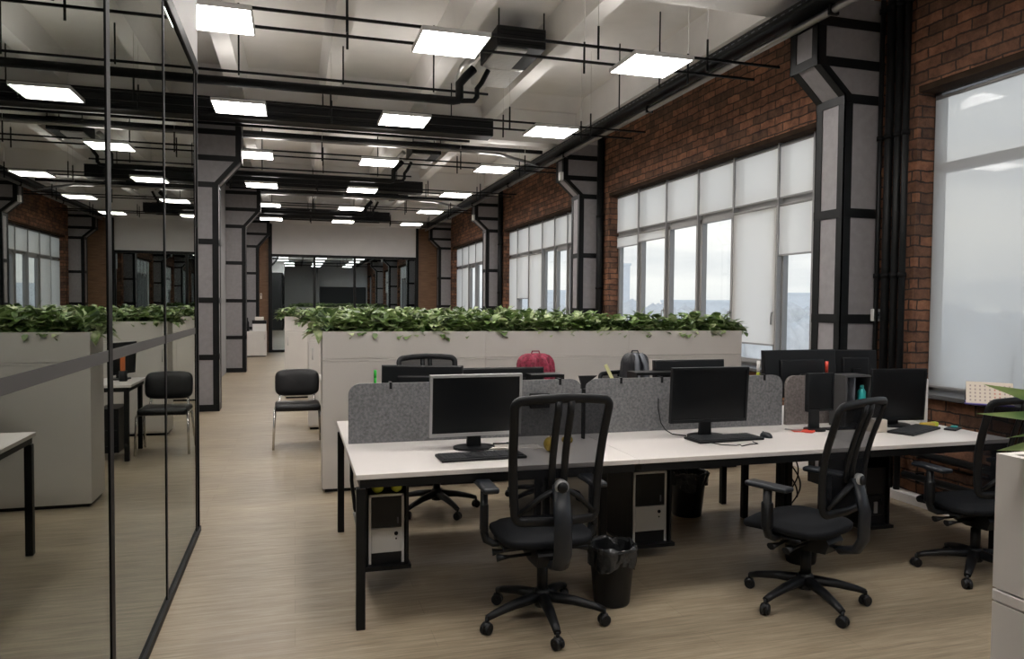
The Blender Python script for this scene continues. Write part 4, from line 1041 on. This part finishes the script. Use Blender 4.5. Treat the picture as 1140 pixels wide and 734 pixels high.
for (x, l, lb) in ((1.68, 0.12, 'next to the crimson backpack'), (2.53, 0.18, 'below the black backpack')):
    t = thing('document_tray', 'low black tray edge behind the felt screen %s' % lb, 'tray', (x, 4.90, ZD))
    m = MB(); m.box((-l, -0.06, 0.38), (l, 0.10, 0.40)); m.box((-l, -0.06, 0.0), (-l+0.01, 0.10, 0.38)); m.box((l-0.01, -0.06, 0), (l, 0.10, 0.38)); m.build('frame', M['steel'], t)
    MB().box((-l+0.01, -0.05, 0.2), (l-0.01, 0.09, 0.205)).build('shelf', M['steel'], t)

KS = 0.955
for o in [o for o in bpy.data.objects if o not in before_items and o.parent is None and o.get('category') not in ('backpack', 'calendar')]:
    o.location = (o.location.x*KS, o.location.y*KS, o.location.z*KS + 0.0734); o.scale = tuple(v*KS for v in o.scale)
ZD = DZ+0.001
# ------------------------------------------------------------------ computers under the desks
def tower(label, loc, rz=0, W_=0.19, H_=0.42, D_=0.42, dark=False):
    t = thing('computer_tower', label, 'computer', loc, rz)
    # front faces -y, base plate carried on the floor by a holder
    MB().box((-W_/2, 0.012, 0.0), (W_/2, D_, H_), 0.004, seg=1).build('casing', M['plastic'], t)
    fm = 'plastic' if dark else 'pc_silver'
    m = MB(); m.box((-W_/2, -0.002, 0.0), (-W_/2+0.014, 0.014, H_)); m.box((W_/2-0.014, -0.002, 0.0), (W_/2, 0.014, H_)); m.box((-W_/2, -0.002, H_-0.012), (W_/2, 0.014, H_)); m.build('front_trim', M[fm], t)
    MB().box((-W_/2+0.014, 0.0, H_*0.52), (W_/2-0.014, 0.013, H_-0.012), 0.002, seg=1).build('drive_panel', M['screen'], t)
    fp = MB().box((-W_/2+0.014, -0.004, H_*0.16), (W_/2-0.014, 0.013, H_*0.515), 0.003, seg=1).build('front_panel', M[fm], t)
    MB().lathe([(0, 0), (0.011, 0), (0.011, 0.004), (0, 0.005)], n=14, mat=Matrix.Translation((W_*0.27, -0.004, H_*0.43)) @ Matrix.Rotation(PI/2, 4, 'X')).build('power_button', M['plastic'], fp)
    MB().lathe([(0, 0), (0.005, 0), (0.005, 0.003), (0, 0.004)], n=10, mat=Matrix.Translation((W_*0.27, -0.004, H_*0.355)) @ Matrix.Rotation(PI/2, 4, 'X')).build('reset_button', M['plastic'], fp)
    MB().box((-W_/2+0.014, 0.002, 0.0), (W_/2-0.014, 0.013, H_*0.155)).build('vent_panel', M['plastic'], t)
    if not dark: MB().box((W_*0.30, -0.002, H_*0.57), (W_*0.34, 0.001, H_*0.66), 0.001, seg=1).build('release_tab', M['grey_trim'], t)
    return t
def holder(label, loc, W_, D_=0.46, zt=0.67, plate=0.03):
    t = thing('computer_holder', label, 'computer holder', loc)
    h = W_/2
    MB().box((-h-0.03, -0.03, 0), (h+0.03, D_, 0.022)).build('base_plate', M['steel'], t)
    MB().box((h+0.005, 0.0, 0.02), (h+0.02, D_, zt)).build('side_panel', M['steel'], t)
    MB().box((-h-0.02, 0.0, 0.02), (-h-0.005, D_, zt)).build('side_panel', M['steel'], t)
    MB().box((-h-0.005, D_-0.02, 0.02), (h+0.005, D_-0.005, zt)).build('rear_panel', M['steel'], t)
holder('black computer holder under the aisle end desk', (0.485, 4.07, 0.165), 0.20, 0.40, 0.54)
tower('black and silver computer tower under the aisle end desk', (0.485, 4.09, 0.187), 0, 0.195, 0.385, 0.36)
holder('black computer holder under the middle desk', (2.19, 4.27, 0.08), 0.25, 0.5, 0.575)
tower('black and silver computer tower under the middle desk beside the bin', (2.19, 4.29, 0.102), 0, 0.235, 0.455, 0.44)
holder('black computer holder under the window end desk', (3.90, 4.22, 0.08), 0.19, 0.46, 0.57)
t3 = tower('dark computer tower behind the turned chair', (3.90, 4.24, 0.102), 0, 0.18, 0.40, 0.42, dark=True)
MB().box((-0.01, -0.012, 0.08), (0.02, -0.003, 0.16)).build('label_sticker', M['silver'], t3)
for k, (dx, lb) in enumerate(((0.0, 'by the desk leg'), (0.105, 'further from the desk leg'))):
    ball_('tennis_ball', 'yellow-green ball on top of the aisle end computer, %s' % lb, 'ball', (0.44+dx, 4.13, 0.572), 0.034, 'lime', 1.0)
tower('dark computer tower under the desk behind the front planter', (0.50, 8.30, 0.08), 0, 0.19, 0.45, 0.42, dark=True)
# tangled cables under desks
for k, (x0, y0, lb) in enumerate(((2.9, 5.2, 'middle'), (3.7, 4.9, 'window end'), (4.3, 4.9, 'wall side'))):
    m = MB()
    for j in range(5):
        pts = [(x0+0.06*math.sin(i*0.26+j), y0+0.05*math.cos(i*0.18+j*2), 0.70-0.018*i*(1+0.12*j)) for i in range(26)]
        m.tube(pts, 0.006, 6)
    o = m.build('cable_bundle', M['plastic']); tag(o, 'tangle of black cables hanging under the %s desk' % lb, 'cables', kind='stuff')
# coat/cable hanging at the aisle end desk
t = thing('hanging_cable', 'looped power cable with a pale plug hanging behind the aisle end desk leg', 'cable', (0.345, 4.75, 0))
MB().tube([(0.0, 0, 0.70), (0.0, 0.02, 0.5), (0.02, 0.01, 0.32), (0.05, 0, 0.22), (0.08, 0, 0.32), (0.06, 0.02, 0.5), (0.05, 0.02, 0.7)], 0.012, 8).build('cord', M['plastic'], t)
MB().tube([(0.02, 0, 0.30), (0.04, 0, 0.20), (0.055, 0, 0.20)], 0.016, 8).build('plug', M['silver'], t)
MB().box((0.07, 0.0, 0.16), (0.11, 0.03, 0.70), 0.006).build('power_strip', M['plastic'], t)

# wastepaper bins
def bin_(label, loc, r=0.125, h=0.31, liner=True):
    t = thing('waste_bin', label, 'waste bin', loc)
    MB().lathe([(0, 0.004), (r*0.76, 0.0), (r*0.79, 0.012), (r, h), (r*1.04, h), (r*1.04, h-0.012), (r*1.0, h-0.012)], n=32).build('tub', M['plastic'], t)
    MB().lathe([(0, 0.012), (r*0.74, 0.012), (r*0.96, h)], n=32).build('inner_wall', M['plastic'], t)
    rnd = random.Random(hash(label) % 1000)
    ph = [rnd.uniform(0, 6) for _ in range(4)]
    def lin(u, v):
        a = 2*PI*u
        w_ = 0.006*math.sin(5*a+ph[0]) + 0.004*math.sin(11*a+ph[1])
        if v < 0.35: t_ = v/0.35; rr = r*(0.80+0.16*t_) + w_*0.5; z = h*(0.35+0.68*t_)
        elif v < 0.5: t_ = (v-0.35)/0.15; rr = r*(0.96+0.12*t_); z = h*(1.03) + 0.008*math.sin(PI*t_) + w_
        else: t_ = (v-0.5)/0.5; rr = r*1.08 - r*0.10*t_ + w_*1.3 + 0.004*math.sin(17*a+6*t_); z = h*1.02 - (0.15+0.03*math.sin(3*a+ph[2]))*h*2.3*t_
        return (rr*math.cos(a), rr*math.sin(a), z)
    if liner: MB().grid(lin, 60, 18, closed_u=True).build('liner_bag', M['bag'], t)
    return t
bin_('black waste bin with a shiny bag beside the first chair', (1.665, 3.70, 0), 0.125, 0.31)
bin_('black waste bin under the middle desk by the computer tower', (2.93, 5.12, 0), 0.145, 0.33)
bin_('black waste bin behind the turned chair base', (3.10, 3.98, 0), 0.115, 0.30)

# things on the second bay desk (seen in the glass)
t = thing('desk_phone', 'black desk phone on the desk behind the front planter', 'telephone', (0.72, 8.50, ZD), PI*0.9)
MB().prism([(-0.09, 0), (0.09, 0), (0.09, 0.07), (-0.09, 0.02)], 'x', -0.11, 0.11).build('body', M['plastic'], t)
MB().tube([(-0.08, -0.06, 0.06), (-0.08, -0.04, 0.09), (-0.08, 0.06, 0.11), (-0.08, 0.09, 0.09)], 0.02, 8).build('handset', M['plastic'], t)
MB().box((0.0, -0.02, 0.055), (0.08, 0.05, 0.075)).build('keypad', M['white_plastic'], t)
t = thing('pencil_cup', 'dark pencil cup on the desk behind the front planter', 'pen pot', (0.42, 8.60, ZD))
MB().lathe([(0, 0), (0.04, 0), (0.04, 0.11), (0.036, 0.11), (0.035, 0.01), (0, 0.01)], n=18).build('cup', M['plastic'], t); MB().box((-0.02, -0.01, 0.01), (0.025, 0.015, 0.32)).build('orange_card', M['orange'], t)
monitor('black monitor on the desk behind the front planter', (0.45, 8.80, ZD), -1.2, 0.40, 0.34, lift=0.06)
# far cabinet with printer
cabinet(-1.42, -0.80, 23.0, 23.45, 'small white cabinet with the printer at the far column', 2, -1, z1=0.75)
t = thing('printer', 'small black and white printer on the far white cabinet', 'printer', (-1.0, 23.2, 0.751))
MB().box((-0.19, -0.18, 0), (0.19, 0.18, 0.22), 0.01).build('body', M['white_plastic'], t); MB().box((-0.2, -0.19, 0.22), (0.2, 0.18, 0.32), 0.01).build('scanner_lid', M['plastic'], t); MB().box((-0.12, -0.21, 0.32), (0.12, 0.1, 0.42), 0.01).build('paper_pile', M['paper'], t)
bottle('black thermos beside the far printer', (-1.34, 23.1, 0.751), 'plastic', 0.4, 0.06)
t = thing('wall_intercom', 'small pale intercom on the wood cladding by the far glass wall', 'intercom', (-1.03, YF-0.02, 1.8))
MB().box((-0.03, -0.01, -0.09), (0.03, 0.02, 0.09), 0.006).build('housing', M['cream'], t); MB().box((-0.015, -0.014, 0.02), (0.015, -0.009, 0.05)).build('button', M['plastic'], t)
# heating pipes along the window wall under the sill
for (z, lb) in ((0.22, 'lower'), (0.42, 'upper')):
    t = thing('heating_pipe', '%s dark heating pipe along the brick wall under the near window' % lb, 'pipe', (4.94, 0, z))
    MB().cyl((0, -0.8, 0), (0, 5.05, 0), 0.03, n=14).build('pipe', M['steel'], t)
    for y in (1.0, 2.5, 4.0, 4.9): MB().box((-0.015, y-0.01, -0.04), (0.055, y+0.01, 0.04)).build('bracket', M['steel_gloss'], t)
struct(MB().box((4.88, YB, 0), (5.0, YF, 0.07)).build('baseboard_right', M['white_wall']))

# ------------------------------------------------------------------ outside
GZ = -14.0
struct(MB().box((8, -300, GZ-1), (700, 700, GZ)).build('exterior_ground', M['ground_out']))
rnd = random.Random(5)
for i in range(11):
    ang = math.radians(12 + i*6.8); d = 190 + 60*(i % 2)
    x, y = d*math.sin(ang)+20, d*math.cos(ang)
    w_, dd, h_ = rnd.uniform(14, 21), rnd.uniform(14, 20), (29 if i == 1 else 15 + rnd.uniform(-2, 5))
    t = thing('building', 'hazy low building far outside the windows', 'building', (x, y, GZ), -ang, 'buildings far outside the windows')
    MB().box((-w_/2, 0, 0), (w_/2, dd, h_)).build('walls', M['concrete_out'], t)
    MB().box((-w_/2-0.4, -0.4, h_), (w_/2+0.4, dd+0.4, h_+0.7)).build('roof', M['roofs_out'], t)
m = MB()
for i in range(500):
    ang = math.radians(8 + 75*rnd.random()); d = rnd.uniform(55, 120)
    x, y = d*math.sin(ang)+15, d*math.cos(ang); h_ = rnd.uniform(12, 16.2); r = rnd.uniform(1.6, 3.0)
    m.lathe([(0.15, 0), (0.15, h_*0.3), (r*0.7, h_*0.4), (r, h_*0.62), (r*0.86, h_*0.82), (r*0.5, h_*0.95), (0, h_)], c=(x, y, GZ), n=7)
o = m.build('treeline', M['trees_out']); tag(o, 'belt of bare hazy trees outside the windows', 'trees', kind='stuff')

# ------------------------------------------------------------------ sky
W = bpy.data.worlds.new('overcast_sky'); S.world = W; W.use_nodes = True
nt = W.node_tree; nt.nodes.clear()
out = nt.nodes.new('ShaderNodeOutputWorld'); bg = nt.nodes.new('ShaderNodeBackground')
tc = nt.nodes.new('ShaderNodeTexCoord'); sp = nt.nodes.new('ShaderNodeSeparateXYZ'); nt.links.new(tc.outputs['Generated'], sp.inputs[0])
r = nt.nodes.new('ShaderNodeValToRGB'); e = r.color_ramp.elements
e[0].position = 0.0; e[0].color = (0.78, 0.79, 0.80, 1); e[1].position = 0.7; e[1].color = (0.62, 0.70, 0.82, 1)
k = e.new(0.10); k.color = (1.0, 0.98, 0.95, 1); k = e.new(0.3); k.color = (0.86, 0.89, 0.95, 1)
nt.links.new(sp.outputs[2], r.inputs[0])
mp = nt.nodes.new('ShaderNodeMapping'); mp.inputs['Scale'].default_value = (1.5, 1.5, 9); nt.links.new(tc.outputs['Generated'], mp.inputs[0])
nz = nt.nodes.new('ShaderNodeTexNoise'); nz.inputs['Scale'].default_value = 2.2; nz.inputs['Detail'].default_value = 5; nt.links.new(mp.outputs[0], nz.inputs['Vector'])
r2 = nt.nodes.new('ShaderNodeValToRGB'); r2.color_ramp.elements[0].position = 0.35; r2.color_ramp.elements[0].color = (0.72, 0.74, 0.78, 1); r2.color_ramp.elements[1].position = 0.65; r2.color_ramp.elements[1].color = (1.05, 1.03, 1.0, 1)
nt.links.new(nz.outputs['Fac'], r2.inputs[0])
mx = nt.nodes.new('ShaderNodeMix'); mx.data_type = 'RGBA'; mx.blend_type = 'MULTIPLY'; mx.inputs[0].default_value = 1.0
nt.links.new(r.outputs[0], mx.inputs[6]); nt.links.new(r2.outputs[0], mx.inputs[7]); nt.links.new(mx.outputs[2], bg.inputs['Color'])
bg.inputs['Strength'].default_value = 0.74
nt.links.new(bg.outputs[0], out.inputs[0])

# ------------------------------------------------------------------ camera (levelled by the photo's vanishing points)
f_px = 826.7
cam_d = bpy.data.cameras.new('camera'); cam_d.sensor_width = 36; cam_d.lens = f_px/1140*36; cam_d.clip_start = 0.05; cam_d.clip_end = 2000
cam = bpy.data.objects.new('camera', cam_d); COL.objects.link(cam); S.camera = cam
Rm = Matrix(((0.95974442, 0.00169866, -0.28086965), (-0.28074699, 0.03596346, -0.95910779), (0.00847184, 0.99935166, 0.03499262))).to_4x4()
cam.matrix_world = Matrix.Translation((0, 0, 1.63)) @ Rm

S.view_settings.view_transform = 'Standard'; S.view_settings.look = 'None'
S.view_settings.gamma = 1.0; S.view_settings.use_curve_mapping = False
S.view_settings.exposure = 0.84
S.cycles.use_denoising = True
S.cycles.max_bounces = 10; S.cycles.diffuse_bounces = 5; S.cycles.glossy_bounces = 5; S.cycles.transparent_max_bounces = 24; S.cycles.transmission_bounces = 6
S.cycles.sample_clamp_indirect = 8
S.cycles.caustics_reflective = False; S.cycles.caustics_refractive = False
